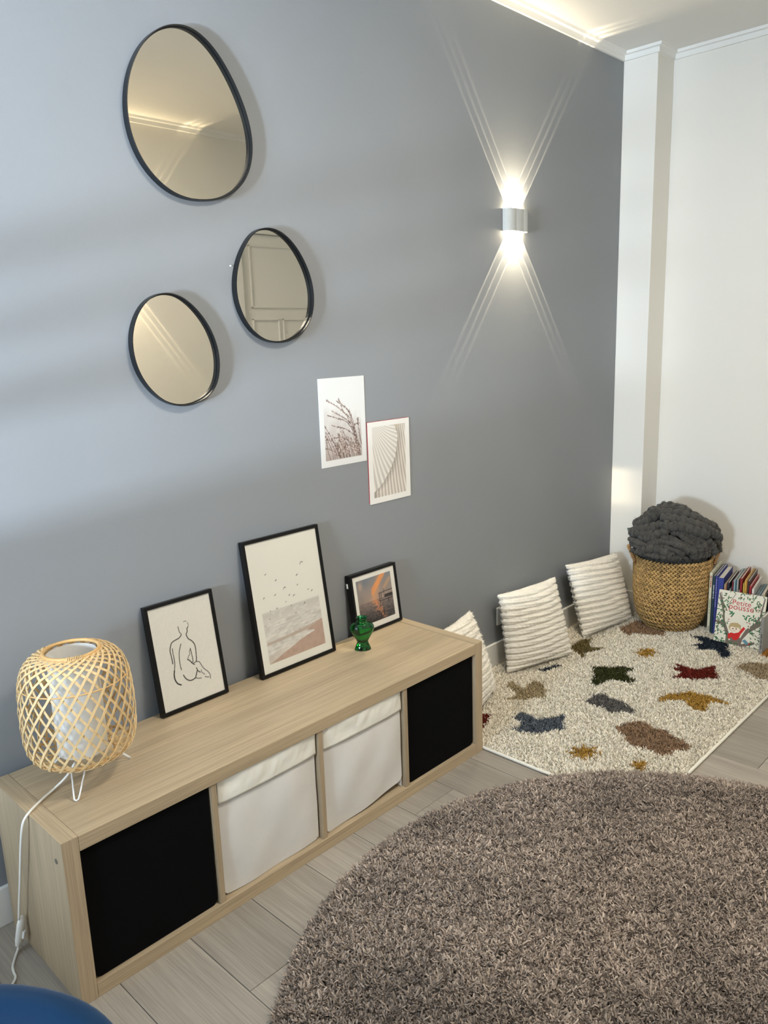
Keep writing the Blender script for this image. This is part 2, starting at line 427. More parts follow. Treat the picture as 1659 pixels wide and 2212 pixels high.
# ------------------------------------------------------------------ outlines measured for the flat prints, the rug motifs and the blanket
NUDE=[(0.0037,[(0.522,0.791),(0.542,0.795),(0.568,0.787)]),(0.0037,[(0.577,0.773),(0.589,0.756),(0.577,0.731)]),(0.0083,[(0.576,0.728),(0.558,0.717),(0.557,0.693),(0.533,0.67)]),(0.0056,[(0.427,0.762),(0.428,0.737),(0.436,0.705),(0.457,0.683)]),(0.0083,[(0.454,0.675),(0.414,0.653),(0.355,0.645),(0.295,0.633),(0.265,0.604),(0.243,0.561),(0.247,0.519),(0.25,0.477),(0.251,0.433)]),(0.0083,[(0.529,0.665),(0.54,0.636),(0.557,0.614),(0.6,0.587),(0.631,0.55),(0.639,0.506),(0.632,0.452),(0.626,0.405),(0.615,0.38)]),(0.0065,[(0.284,0.573),(0.281,0.523),(0.284,0.469),(0.278,0.417),(0.257,0.362)]),(0.012,[(0.257,0.362),(0.242,0.324),(0.244,0.275),(0.272,0.233),(0.32,0.208)]),(0.0065,[(0.425,0.591),(0.396,0.552),(0.374,0.509),(0.362,0.452),(0.358,0.392),(0.365,0.348)]),(0.0046,[(0.558,0.52),(0.534,0.492),(0.533,0.468),(0.507,0.452),(0.496,0.434)]),(0.0065,[(0.558,0.52),(0.562,0.474),(0.566,0.424),(0.562,0.388),(0.541,0.384)]),(0.0083,[(0.484,0.427),(0.519,0.404),(0.547,0.374),(0.58,0.355)]),(0.0056,[(0.571,0.371),(0.606,0.375),(0.657,0.366),(0.68,0.334),(0.713,0.287),(0.768,0.243),(0.795,0.206),(0.792,0.166)]),(0.0083,[(0.6,0.316),(0.614,0.285),(0.646,0.262)]),(0.0046,[(0.672,0.281),(0.669,0.26),(0.712,0.225)]),(0.0056,[(0.712,0.204),(0.74,0.191),(0.773,0.185)]),(0.0093,[(0.605,0.287),(0.578,0.251),(0.555,0.225),(0.503,0.216),(0.462,0.22),(0.425,0.238),(0.399,0.262),(0.381,0.291)]),(0.0056,[(0.559,0.224),(0.603,0.21),(0.65,0.203)])]
BIRDS=[(0.221,0.742,0.016),(0.347,0.677,0.02),(0.728,0.754,0.032),(0.643,0.671,0.026),(0.63,0.594,0.016),(0.446,0.6,0.024),(0.308,0.569,0.02),(0.498,0.535,0.016),(0.559,0.521,0.018),(0.772,0.533,0.012),(0.822,0.515,0.024),(0.155,0.57,0.012),(0.438,0.492,0.008),(0.501,0.451,0.01),(0.304,0.464,0.012),(0.213,0.461,0.008),(0.694,0.438,0.02),(0.551,0.382,0.009),(0.188,0.402,0.007)]
SAND=[(0.098,0.066),(0.205,0.088),(0.292,0.109),(0.435,0.137),(0.55,0.166),(0.639,0.178),(0.776,0.198),(0.768,0.208),(0.647,0.221),(0.746,0.24),(0.829,0.26),(0.914,0.274),(0.909,0.065)]
WAVEBAND=[(0.1,0.208),(0.324,0.213),(0.643,0.225),(0.906,0.257),(0.91,0.275),(0.652,0.253),(0.331,0.235),(0.106,0.23)]
SUNPTS={'cloud': [(0.675,0.921),(0.793,0.916),(0.659,0.779),(0.533,0.661),(0.425,0.55),(0.407,0.628),(0.425,0.708),(0.55,0.806)],'hor': [(0.096,0.474),(0.563,0.483)],'refl': [(0.41,0.459),(0.514,0.464),(0.554,0.317),(0.631,0.149),(0.402,0.253)],'jet': [[(0.578,0.575),(0.903,0.585)],[(0.585,0.573),(0.592,0.391)],[(0.576,0.432),(0.898,0.435)],[(0.629,0.573),(0.625,0.467)],[(0.789,0.447),(0.786,0.394)]],'hut': [(0.709,0.521),(0.899,0.527),(0.907,0.46),(0.706,0.468)]}
G_ST=[[(0.862,0.076),(0.807,0.265),(0.678,0.441),(0.576,0.567),(0.416,0.658),(0.269,0.717),(0.158,0.757)],[(0.827,0.172),(0.743,0.361),(0.625,0.49),(0.46,0.56),(0.311,0.613),(0.286,0.629)],[(0.801,0.212),(0.675,0.412),(0.539,0.503),(0.345,0.549),(0.169,0.59)],[(0.779,0.283),(0.658,0.517),(0.51,0.615),(0.464,0.706),(0.414,0.759)],[(0.752,0.315),(0.557,0.406),(0.388,0.44),(0.251,0.472)],[(0.852,0.131),(0.627,0.257),(0.459,0.316),(0.288,0.323)],[(0.819,0.103),(0.665,0.201),(0.478,0.232),(0.304,0.228)],[(0.402,0.088),(0.305,0.232),(0.208,0.358),(0.098,0.469)],[(0.389,0.104),(0.281,0.271),(0.174,0.31),(0.096,0.353)],[(0.403,0.096),(0.255,0.177),(0.092,0.221)],[(0.891,0.205),(0.848,0.361),(0.83,0.476),(0.828,0.521)],[(0.795,0.297),(0.714,0.499),(0.639,0.607),(0.531,0.673)],[(0.758,0.36),(0.709,0.454),(0.612,0.624),(0.37,0.74)],[(0.872,0.168),(0.754,0.33),(0.752,0.444),(0.858,0.459)]]
S_EDGE=[(0.646,0.93),(0.716,0.804),(0.691,0.685),(0.639,0.536),(0.498,0.372),(0.346,0.252),(0.232,0.192),(0.104,0.143)]
COV={'trunk': [(0.253,0.038),(0.256,0.165),(0.184,0.29),(0.082,0.356),(-0.004,0.36),(-0.01,0.405),(0.096,0.395),(0.15,0.413),(0.13,0.577),(0.072,0.736),(0.113,0.791),(0.164,0.611),(0.197,0.421),(0.284,0.252),(0.321,0.176),(0.56,0.143),(0.652,0.322),(0.764,0.424),(0.86,0.504),(0.996,0.554),(1.003,0.482),(0.872,0.386),(0.706,0.258),(0.609,0.124),(0.591,0.031),(0.717,0.079),(0.862,0.121),(0.866,0.077),(0.688,0.002),(0.261,-0.024)],'branchR': [(0.809,0.449),(0.905,0.613),(0.926,0.785),(0.956,0.96),(0.984,0.964),(0.957,0.762),(0.935,0.6),(0.848,0.437)],'branchL': [(0.072,0.736),(0.011,0.916),(0.025,0.956),(0.105,0.78)],'hair': [(0.309,0.274),(0.289,0.326),(0.316,0.376),(0.387,0.411),(0.471,0.421),(0.543,0.377),(0.554,0.315),(0.509,0.262),(0.379,0.24)],'face': [(0.351,0.236),(0.335,0.297),(0.369,0.33),(0.427,0.312),(0.508,0.353),(0.545,0.314),(0.537,0.257),(0.476,0.22),(0.401,0.212)],'body': [(0.292,0.18),(0.363,0.219),(0.42,0.211),(0.511,0.244),(0.6,0.369),(0.646,0.34),(0.561,0.216),(0.54,0.149),(0.491,0.091),(0.417,0.083),(0.372,0.139),(0.349,0.099),(0.303,0.091)],'hand': [(0.313,0.084),(0.35,0.094),(0.357,0.069),(0.326,0.059)],'blue': [(0.602,0.096),(0.654,0.14),(0.724,0.098),(0.747,0.057),(0.692,0.043)],'boot': [(0.728,0.062),(0.782,0.08),(0.767,0.042)]}
MOTIFS=[('bird_motif','tan',[(1.93,-0.164),(1.987,-0.163),(1.958,-0.211),(1.952,-0.245),(2.041,-0.227),(2.04,-0.268),(1.995,-0.323),(1.94,-0.349),(1.912,-0.379),(1.921,-0.34),(1.912,-0.316),(1.866,-0.299),(1.818,-0.241),(1.882,-0.253),(1.91,-0.221)]),('bird_motif','slate',[(1.72,-0.35),(1.774,-0.349),(1.771,-0.392),(1.766,-0.432),(1.807,-0.458),(1.864,-0.487),(1.809,-0.516),(1.757,-0.547),(1.738,-0.521),(1.687,-0.499),(1.651,-0.456),(1.637,-0.396),(1.682,-0.411),(1.713,-0.392)]),('bird_motif','red',[(1.644,-0.206),(1.685,-0.271),(1.625,-0.298),(1.574,-0.315),(1.52,-0.284)]),('sun_motif','gold',[(1.703,-0.733),(1.671,-0.711),(1.656,-0.738),(1.646,-0.706),(1.612,-0.711),(1.63,-0.687),(1.596,-0.668),(1.632,-0.665),(1.619,-0.633),(1.651,-0.654),(1.667,-0.626),(1.676,-0.66),(1.712,-0.653),(1.693,-0.679),(1.727,-0.698),(1.69,-0.7)]),('cloud_motif','brown',[(1.887,-0.675),(1.941,-0.691),(1.991,-0.717),(1.994,-0.758),(1.97,-0.784),(1.993,-0.822),(1.958,-0.865),(1.964,-0.902),(1.936,-0.939),(1.907,-0.943),(1.878,-0.913),(1.84,-0.911),(1.814,-0.891),(1.812,-0.866),(1.828,-0.831),(1.808,-0.807),(1.815,-0.766),(1.85,-0.737),(1.869,-0.707)]),('cloud_motif','grey',[(2.008,-0.482),(2.053,-0.497),(2.092,-0.487),(2.122,-0.515),(2.096,-0.549),(2.101,-0.593),(2.083,-0.633),(2.058,-0.676),(2.038,-0.682),(2.025,-0.648),(1.99,-0.606),(2.009,-0.557),(2.0,-0.522)]),('bird_motif','gold',[(2.189,-0.698),(2.236,-0.692),(2.28,-0.705),(2.317,-0.742),(2.354,-0.755),(2.353,-0.793),(2.361,-0.855),(2.336,-0.931),(2.329,-0.903),(2.306,-0.855),(2.272,-0.859),(2.225,-0.881),(2.206,-0.847),(2.219,-0.82),(2.251,-0.785),(2.239,-0.746)]),('bird_motif','green',[(2.318,-0.341),(2.353,-0.377),(2.36,-0.408),(2.407,-0.443),(2.412,-0.495),(2.339,-0.487),(2.309,-0.559),(2.287,-0.538),(2.267,-0.556),(2.266,-0.499),(2.238,-0.465),(2.15,-0.451),(2.185,-0.416),(2.251,-0.394)]),('bird_motif','red',[(2.574,-0.597),(2.574,-0.638),(2.566,-0.689),(2.624,-0.72),(2.664,-0.737),(2.594,-0.767),(2.535,-0.805),(2.51,-0.766),(2.468,-0.73),(2.427,-0.645),(2.483,-0.661),(2.503,-0.656),(2.519,-0.601),(2.541,-0.628)]),('bird_motif','navy',[(2.928,-0.519),(2.958,-0.585),(2.94,-0.618),(2.957,-0.658),(2.928,-0.694),(2.883,-0.707),(2.832,-0.746),(2.758,-0.746),(2.769,-0.718),(2.813,-0.689),(2.827,-0.655),(2.771,-0.603),(2.828,-0.604),(2.805,-0.559),(2.86,-0.591),(2.886,-0.589)]),('sun_motif','gold',[(2.647,-0.502),(2.614,-0.482),(2.59,-0.509),(2.586,-0.478),(2.545,-0.485),(2.571,-0.46),(2.536,-0.443),(2.578,-0.439),(2.57,-0.407),(2.603,-0.427),(2.627,-0.398),(2.631,-0.431),(2.674,-0.423),(2.646,-0.449),(2.682,-0.466),(2.639,-0.471)]),('bird_motif','olive',[(2.462,-0.154),(2.56,-0.15),(2.616,-0.181),(2.537,-0.211),(2.512,-0.234),(2.539,-0.284),(2.484,-0.269),(2.434,-0.241),(2.374,-0.283),(2.387,-0.25),(2.431,-0.187),(2.421,-0.174)]),('cloud_motif','brown',[(2.813,-0.214),(2.956,-0.229),(2.966,-0.282),(2.915,-0.4),(2.842,-0.424),(2.831,-0.384),(2.811,-0.348),(2.794,-0.3),(2.744,-0.302),(2.76,-0.266)]),('cloud_motif','tan2',[(2.7,-0.806),(2.755,-0.817),(2.801,-0.862),(2.826,-0.928),(2.683,-0.989),(2.646,-0.958),(2.645,-0.915),(2.672,-0.862)]),('sun_motif','orange',[(2.968,-0.895),(2.94,-0.879),(2.917,-0.898),(2.916,-0.874),(2.879,-0.877),(2.904,-0.86),(2.874,-0.845),(2.912,-0.844),(2.906,-0.82),(2.934,-0.837),(2.958,-0.817),(2.959,-0.841),(2.998,-0.838),(2.971,-0.856),(3.002,-0.871),(2.963,-0.871)]),('bird_motif','navy',[(2.137,-0.182),(2.26,-0.224),(2.241,-0.241),(2.149,-0.212)]),('sun_motif','gold',[(1.733,-0.893),(1.712,-0.881),(1.697,-0.898),(1.695,-0.879),(1.669,-0.884),(1.685,-0.868),(1.663,-0.858),(1.69,-0.855),(1.684,-0.836),(1.705,-0.847),(1.721,-0.83),(1.723,-0.849),(1.75,-0.844),(1.732,-0.86),(1.755,-0.87),(1.728,-0.873)])]
RIBS=[(0.019,[(2.905,-0.361,0.56),(2.913,-0.407,0.559),(2.928,-0.447,0.552),(2.951,-0.483,0.54),(2.981,-0.51,0.526),(3.01,-0.532,0.502),(3.07,-0.543,0.473),(3.107,-0.541,0.438)]),(0.018,[(2.877,-0.378,0.531),(2.889,-0.419,0.532),(2.909,-0.456,0.53),(2.928,-0.488,0.518),(2.958,-0.518,0.502),(2.987,-0.536,0.486)]),(0.018,[(2.947,-0.297,0.575),(2.932,-0.348,0.578),(2.938,-0.389,0.579),(2.948,-0.422,0.576),(2.97,-0.455,0.57),(2.995,-0.487,0.554),(3.026,-0.512,0.533),(3.113,-0.515,0.498),(3.111,-0.529,0.472)]),(0.017,[(2.971,-0.304,0.587),(2.971,-0.342,0.595),(2.974,-0.378,0.596),(2.981,-0.416,0.59),(2.995,-0.45,0.58),(3.007,-0.476,0.566),(3.017,-0.503,0.543)]),(0.017,[(3.006,-0.313,0.598),(3.004,-0.352,0.603),(3.001,-0.384,0.601),(3.004,-0.415,0.595),(3.01,-0.443,0.585)]),(0.017,[(2.955,-0.207,0.508),(2.919,-0.257,0.534),(2.93,-0.28,0.557),(2.957,-0.286,0.575),(2.971,-0.304,0.587)]),(0.017,[(2.915,-0.231,0.503),(2.898,-0.271,0.524),(2.9,-0.301,0.544),(2.911,-0.321,0.56),(2.927,-0.338,0.574)]),(0.017,[(2.919,-0.207,0.466),(2.891,-0.249,0.494),(2.875,-0.292,0.51),(2.87,-0.329,0.519),(2.876,-0.354,0.531),(2.885,-0.371,0.541)]),(0.016,[(2.894,-0.229,0.468),(2.868,-0.281,0.488),(2.855,-0.328,0.494),(2.854,-0.363,0.497),(2.864,-0.389,0.511),(2.871,-0.416,0.51)]),(0.013,[(2.902,-0.213,0.445),(2.864,-0.258,0.447),(2.844,-0.3,0.445),(2.836,-0.333,0.443),(2.838,-0.354,0.455),(2.843,-0.388,0.466),(2.853,-0.426,0.467),(2.865,-0.458,0.46),(2.882,-0.487,0.443),(2.891,-0.502,0.422)]),(0.013,[(2.883,-0.226,0.426),(2.849,-0.279,0.429),(2.836,-0.324,0.432),(2.836,-0.361,0.448),(2.839,-0.397,0.449),(2.849,-0.435,0.441),(2.863,-0.466,0.428),(2.879,-0.49,0.413)]),(0.014,[(2.848,-0.394,0.478),(2.86,-0.422,0.486),(2.869,-0.455,0.474),(2.885,-0.485,0.46),(2.902,-0.508,0.442),(2.912,-0.521,0.417),(2.9,-0.512,0.394)]),(0.014,[(2.877,-0.426,0.513),(2.889,-0.451,0.512),(2.894,-0.473,0.496),(2.902,-0.495,0.476),(2.912,-0.513,0.453),(2.92,-0.526,0.422),(2.917,-0.525,0.398),(2.907,-0.516,0.378)]),(0.014,[(2.895,-0.457,0.514),(2.91,-0.484,0.503),(2.92,-0.505,0.486),(2.933,-0.524,0.462),(2.942,-0.537,0.432),(2.938,-0.537,0.402),(2.926,-0.529,0.373)]),(0.014,[(2.916,-0.488,0.506),(2.932,-0.512,0.488),(2.95,-0.532,0.466),(2.964,-0.546,0.434),(2.966,-0.549,0.404),(2.947,-0.541,0.376)]),(0.014,[(2.941,-0.52,0.484),(2.964,-0.538,0.464),(2.985,-0.552,0.437),(2.992,-0.556,0.405),(2.977,-0.552,0.38)]),(0.016,[(2.984,-0.541,0.472),(3.008,-0.554,0.445),(3.028,-0.56,0.413),(3.024,-0.559,0.386)]),(0.017,[(3.053,-0.55,0.459),(3.092,-0.548,0.426),(3.099,-0.548,0.393),(3.067,-0.555,0.376)]),(0.017,[(3.107,-0.541,0.438),(3.103,-0.545,0.416),(3.098,-0.548,0.395),(3.093,-0.548,0.374)]),(0.017,[(2.848,-0.278,0.385),(2.837,-0.308,0.411),(2.833,-0.338,0.426),(2.833,-0.369,0.437),(2.836,-0.399,0.432),(2.842,-0.427,0.417),(2.853,-0.454,0.401)]),(0.017,[(2.847,-0.286,0.367),(2.833,-0.327,0.39),(2.83,-0.36,0.399),(2.832,-0.39,0.401),(2.839,-0.418,0.398),(2.851,-0.449,0.388),(2.87,-0.478,0.377),(2.892,-0.502,0.37)]),(0.017,[(2.846,-0.297,0.353),(2.835,-0.34,0.361),(2.833,-0.378,0.368),(2.839,-0.413,0.372),(2.85,-0.444,0.375),(2.864,-0.468,0.37)]),(0.016,[(2.873,-0.236,0.397),(2.857,-0.261,0.386),(2.852,-0.273,0.37)]),(0.015,[(2.845,-0.343,0.477),(2.844,-0.368,0.475),(2.851,-0.39,0.486),(2.859,-0.41,0.493)]),(0.016,[(2.861,-0.278,0.47),(2.849,-0.316,0.475),(2.845,-0.349,0.478),(2.849,-0.378,0.485)]),(0.014,[(2.839,-0.417,0.419),(2.848,-0.443,0.412),(2.862,-0.468,0.401),(2.879,-0.491,0.389),(2.897,-0.508,0.379)])]

# ------------------------------------------------------------------ oak cube shelf lying on its side
TOP = .409; FY = -.395; BY = -.016; TH = .037; DT = .016
cab = empty('cube_shelf', (.735, (FY+BY)/2, 0), label='long low oak cube shelf with four compartments standing against the grey wall', cat='shelf')
def cpart(name, x0, x1, z0, z1, mat, y0=FY, y1=BY, bev=.0012):
    cx, cy, cz = (x0+x1)/2, (y0+y1)/2, (z0+z1)/2
    return MB().box(x0-cx, x1-cx, y0-cy, y1-cy, z0-cz, z1-cz).build(name, mat, cab, bevel=bev, loc=(cx-.735, cy-(FY+BY)/2, cz))
for xa in (0, 1.432):
    cpart('end_panel', xa, xa+.038, 0, TOP-.0010, M['oak_z'])
    cpart('edge_band', xa+.0002, xa+.0378, TOP-.0010, TOP, M['oak_y'], bev=.0003)
cpart('top_panel', .0384, 1.4316, TOP-TH, TOP-.0006, M['oak_x'])
cpart('bottom_panel', .0384, 1.4316, 0, TH, M['oak_x'])
OX = [(.038, .373), (.389, .724), (.740, 1.075), (1.091, 1.432)]
for a, b in zip(OX[:-1], OX[1:]): cpart('divider', a[1], b[0], TH, TOP-TH, M['oak_z'], y0=FY+.004)
MB().lathe([(.0, 0), (.006, 0), (.006, .0015), (.003, .0016)], 20).build('bolt', M['steel'], cab, loc=(-.735, FY+.035-(FY+BY)/2, .352), rot=(0, -PI/2, 0))

# black fabric boxes: stiff boxes with a panelled front, in the first and last compartments
def black_box(x0, x1, label):
    g = .004; z0, z1 = TH+.001, TOP-TH-.003
    r = empty('storage_box', ((x0+x1)/2, FY+.012, z0), label=label, cat='storage box', group='black boxes in the shelf')
    hw = (x1-x0)/2-g; h = z1-z0
    # front panel with rounded lower corners
    rr = .016; pts = []
    for cx, cz, a0 in ((-hw+rr, rr, PI), (hw-rr, rr, 1.5*PI)):
        pts += [(cx+rr*math.cos(a0+t*PI/12), cz+rr*math.sin(a0+t*PI/12)) for t in range(7)]
    pts += [(hw, h), (-hw, h)]
    n = len(pts); V = [(x, 0, z) for x, z in pts]+[(x, .006, z) for x, z in pts]
    F = [tuple(range(n)), tuple(range(n, 2*n))[::-1]]+[(i, i+n, (i+1) % n+n, (i+1) % n) for i in range(n)]
    MB().add(V, F).build('front_panel', M['black_fabric'], r)
    MB().box(-hw, -hw+.003, .006, .34, .004, h-.01).box(hw-.003, hw, .006, .34, .004, h-.01).box(-hw, hw, .34, .343, .004, h-.01).build('side_walls', M['black_fabric'], r)
    MB().box(-hw+.003, hw-.003, .006, .34, .002, .006).build('base_board', M['black_fabric'], r)
black_box(*OX[0], 'large black fabric box filling the compartment nearest the bamboo lamp')
black_box(*OX[3], 'black fabric box in the far end compartment beside the white cushions')

def white_box(x0, x1, label, seed, sag, slack):
    z0, z1 = TH+.001, TOP-TH-.002
    r = empty('storage_box', ((x0+x1)/2, FY+.018, z0), label=label, cat='storage box', group='white boxes in the shelf')
    hw = (x1-x0)/2-.006; h = z1-z0; rg = np.random.default_rng(seed)
    nx, nz = 36, 36; V = []; F = []
    ph = rg.random(6)*6
    for j in range(nz+1):
        for i in range(nx+1):
            u = i/nx*2-1; v = j/nz
            x = u*hw
            lift = sag*(.5+.5*u)**2 if slack else sag*(u*u)*.4
            cr = .012*(max(0, abs(u)-.92)/.08)**2
            z = v*h + (1-v)*(lift+cr)
            y = -.010*(1-u**4)*math.sin(PI*min(1, (1-v)*.9+.05)) + .0012*math.sin(5*u+ph[0]+4*v) + .0010*math.sin(9*v+ph[1]-6*u)
            V.append((x, y, z))
    for j in range(nz):
        for i in range(nx):
            a = j*(nx+1)+i; F.append((a, a+1, a+nx+2, a+nx+1))
    MB().add(V, F).build('front_panel', M['white_fabric'], r, smooth=True)
    MB().box(-hw, -hw+.003, .001, .34, .004, h-.02).box(hw-.003, hw, .001, .34, .004, h-.02).box(-hw, hw, .34, .343, .004, h-.02).build('side_walls', M['white_fabric'], r)
    # cotton cuff folded over the rim, with its seam
    V = []; F = []; nx, nz = 60, 10; hc = .066
    for j in range(nz+1):
        for i in range(nx+1):
            u = i/nx*2-1; v = j/nz
            y = -.013*(1-u**4)*.55 - .004 - sum(a_*math.sin(f_*u+g_*v+ph[k_]+1.7*math.sin(3.1*u*(k_+1)+ph[5-k_]))*v*(1.15-v) for k_, (a_, f_, g_) in enumerate(((.0030, 5, 3), (.0026, 9, -5), (.0018, 15, 6), (.0012, 27, -8))))
            V.append((u*hw*1.002, y, h-hc+v*hc))
    for j in range(nz):
        for i in range(nx):
            a = j*(nx+1)+i; F.append((a, a+1, a+nx+2, a+nx+1))
    cf = MB().add(V, F).build('cuff', M['hem_fabric'], r, smooth=True)
    sm = cf.modifiers.new('thick', 'SOLIDIFY'); sm.thickness = .002; sm.offset = 1
    P = [(u*hw*1.002, -.013*(1-u**4)*.55-.0052, h-hc+.009) for u in np.linspace(-1, 1, 30)]
    MB().tube(P, .0009, 6).build('seam', M['hem_fabric'], cf, smooth=True)
white_box(*OX[1], 'white fabric box with cream cuff next to the large black box', 3, .006, False)
white_box(*OX[2], 'white fabric box with cream cuff whose slack lower edge lifts beside the far black box', 5, .026, True)

# ------------------------------------------------------------------ bamboo table lamp
LX, LY = .165, -.175
lamp = empty('table_lamp', (LX, LY, TOP), label='unlit bamboo lattice table lamp with white inner shade standing on the oak shelf', cat='lamp')
PROF = [(.072, .060), (.098, .066), (.117, .084), (.1265, .115), (.1295, .165), (.128, .22), (.124, .262), (.114, .294), (.098, .314), (.080, .3235), (.066, .326)]
pr = np.array(spline([(a, b, 0) for a, b in PROF], 5))[:, :2]
dl = np.r_[0, np.hypot(*np.diff(pr, axis=0).T)]; ll = np.cumsum(dl)
phi = np.zeros(len(pr))
for i in range(1, len(pr)):
    rate = .66/pr[i, 0]
    if pr[i, 1] > .285: rate *= 1+1.1*(pr[i, 1]-.285)/.04
    phi[i] = phi[i-1]+rate*dl[i]
def ribbon(P, N_, wdt, th):
    P = np.array(P); N_ = np.array(N_); t = np.gradient(P, axis=0); t /= np.linalg.norm(t, axis=1)[:, None]
    b = np.cross(N_, t); b /= np.linalg.norm(b, axis=1)[:, None]
    V = np.stack([P-b*wdt/2-N_*th/2, P+b*wdt/2-N_*th/2, P+b*wdt/2+N_*th/2, P-b*wdt/2+N_*th/2], 1).reshape(-1, 3)
    F = [(i*4+k, i*4+(k+1) % 4, i*4+4+(k+1) % 4, i*4+4+k) for i in range(len(P)-1) for k in range(4)]
    F += [(3, 2, 1, 0), tuple(range(len(P)*4-4, len(P)*4))]
    return V, F
tp = np.gradient(pr, axis=0); nr = np.stack([tp[:, 1], -tp[:, 0]], 1); nr /= np.linalg.norm(nr, axis=1)[:, None]
NS = 27
strip_me = {}
for s in (-1, 1):
    ang = s*phi; off = .0011*s
    wob = off + .0007*np.cos(np.arange(len(pr))*1.9)*s
    P = [((pr[i, 0]+nr[i, 0]*wob[i])*math.cos(ang[i]), (pr[i, 0]+nr[i, 0]*wob[i])*math.sin(ang[i]), pr[i, 1]+nr[i, 1]*wob[i]) for i in range(len(pr))]
    Nn = [(nr[i, 0]*math.cos(ang[i]), nr[i, 0]*math.sin(ang[i]), nr[i, 1]) for i in range(len(pr))]
    V, F = ribbon(P, Nn, 0.0056, .0012)
    me = mesh(V, F, 'bamboo_strip'); me.materials.append(M['bamboo']); strip_me[s] = me
for s in (-1, 1):
    for k in range(NS):
        link('bamboo_strip', strip_me[s], None, lamp, rot=(0, 0, 2*PI*k/NS + random.uniform(-.03, .03)))
def hoop(r, z, t=.0018, name='hoop', mat='bamboo_d'):
    return MB().tube([(r*math.cos(a), r*math.sin(a), z) for a in np.linspace(0, 2*PI, 49)[:-1]], t, 6, closed=True).build(name, M[mat], lamp, smooth=True)
hoop(.1235, .262); hoop(.108, .078); hoop(.072, .060, .003)
hoop(.063, .328, .0042, 'top_ring'); hoop(.068, .3245, .0032, 'top_ring')
wr = MB()
for k in range(9):
    a = math.radians(238+k*3.2)
    c = Vector((.0635*math.cos(a), .0635*math.sin(a), .3275)); rd = Vector((math.cos(a), math.sin(a), 0))
    wr.tube([c+(rd*math.cos(t)+Vector((0, 0, 1))*math.sin(t))*.0055 for t in np.linspace(0, 2*PI, 11)[:-1]], .0011, 5, closed=True)
wr.build('ring_binding', M['bamboo'], lamp, smooth=True)
sh = MB().lathe([(.057, .074), (.0575, .2), (.0565, .322)], 48, caps=False).build('inner_shade', M['shade'], lamp, smooth=True)
MB().box(-.0045, .0045, -.0003, .0003, .076, .32).build('shade_seam', M['shade'], sh, loc=(.0575*math.cos(math.radians(-47)), .0575*math.sin(math.radians(-47)), 0), rot=(0, 0, math.radians(43)))
MB().lathe([(.0, .062), (.03, .062), (.03, .066), (.018, .07), (.018, .12), (.0, .12)], 24, caps=False).build('lamp_holder', M['lamp_white'], lamp, smooth=False)
MB().tube([(.072*math.cos(a), .072*math.sin(a), .059) for a in np.linspace(0, 2*PI, 41)[:-1]], .0022, 6, closed=True).build('base_ring', M['lamp_white'], lamp, smooth=True)
for a in (232.7, 356.5, 114.6):
    a = math.radians(a); ex = Vector((math.cos(a), math.sin(a), 0)); et = Vector((-math.sin(a), math.cos(a), 0))
    r0, r1, w0 = .060, .112, .017
    P = [ex*r0+et*w0+Vector((0, 0, .060)), ex*(r0+(r1-r0)*.85)+et*.0065+Vector((0, 0, .011)), ex*r1*.99+et*.0045+Vector((0, 0, .0040)), ex*r1+Vector((0, 0, .0021)),
         ex*r1*.99-et*.0045+Vector((0, 0, .0040)), ex*(r0+(r1-r0)*.85)-et*.0065+Vector((0, 0, .011)), ex*r0-et*w0+Vector((0, 0, .060))]
    MB().tube(P, .0020, 8).build('hairpin_leg', M['lamp_white'], lamp, smooth=True)
cp = spline([(.150, -.178, .470), (.120, -.180, .436), (.085, -.179, .4145), (.045, -.200, .4125), (.006, -.228, .4128), (-.013, -.232, .397), (-.019, -.224, .36), (-.021, -.205, .30), (-.021, -.176, .22), (-.022, -.148, .14), (-.023, -.135, .098)], 8)
MB().tube([Vector(p)-Vector((LX, LY, TOP)) for p in cp], .0030, 8).build('power_cord', M['cable'], lamp, smooth=True)
cp = spline([(-.027, -.118, .020), (-.030, -.117, .008), (-.040, -.128, .0035), (-.058, -.157, .0035), (-.064, -.178, .0035), (-.068, -.198, .0035), (-.088, -.218, .0035), (-.13, -.245, .0035), (-.24, -.25, .0035), (-.42, -.12, .0035), (-.6, -.03, .0035)], 8)
MB().tube([Vector(p)-Vector((LX, LY, TOP)) for p in cp], .0030, 8).build('power_cord', M['cable'], lamp, smooth=True)
sw = MB()
for t, wd in ((0, .006), (.12, .0115), (.35, .0125), (.65, .0125), (.88, .0115), (1, .006)):
    pass
sw.lathe([(.005, 0), (.0105, .005), (.0125, .018), (.0125, .060), (.0105, .076), (.005, .082)], 20, 1, .72)
so = sw.build('switch', M['cable'], lamp, smooth=True, loc=(-.0268-LX, -.1175-LY, .017-TOP), rot=(math.radians(12), math.radians(3), math.radians(35)))
MB().box(-.005, .005, -.0135, -.008, .026, .046).build('rocker', M['lamp_white'], so, bevel=.001)

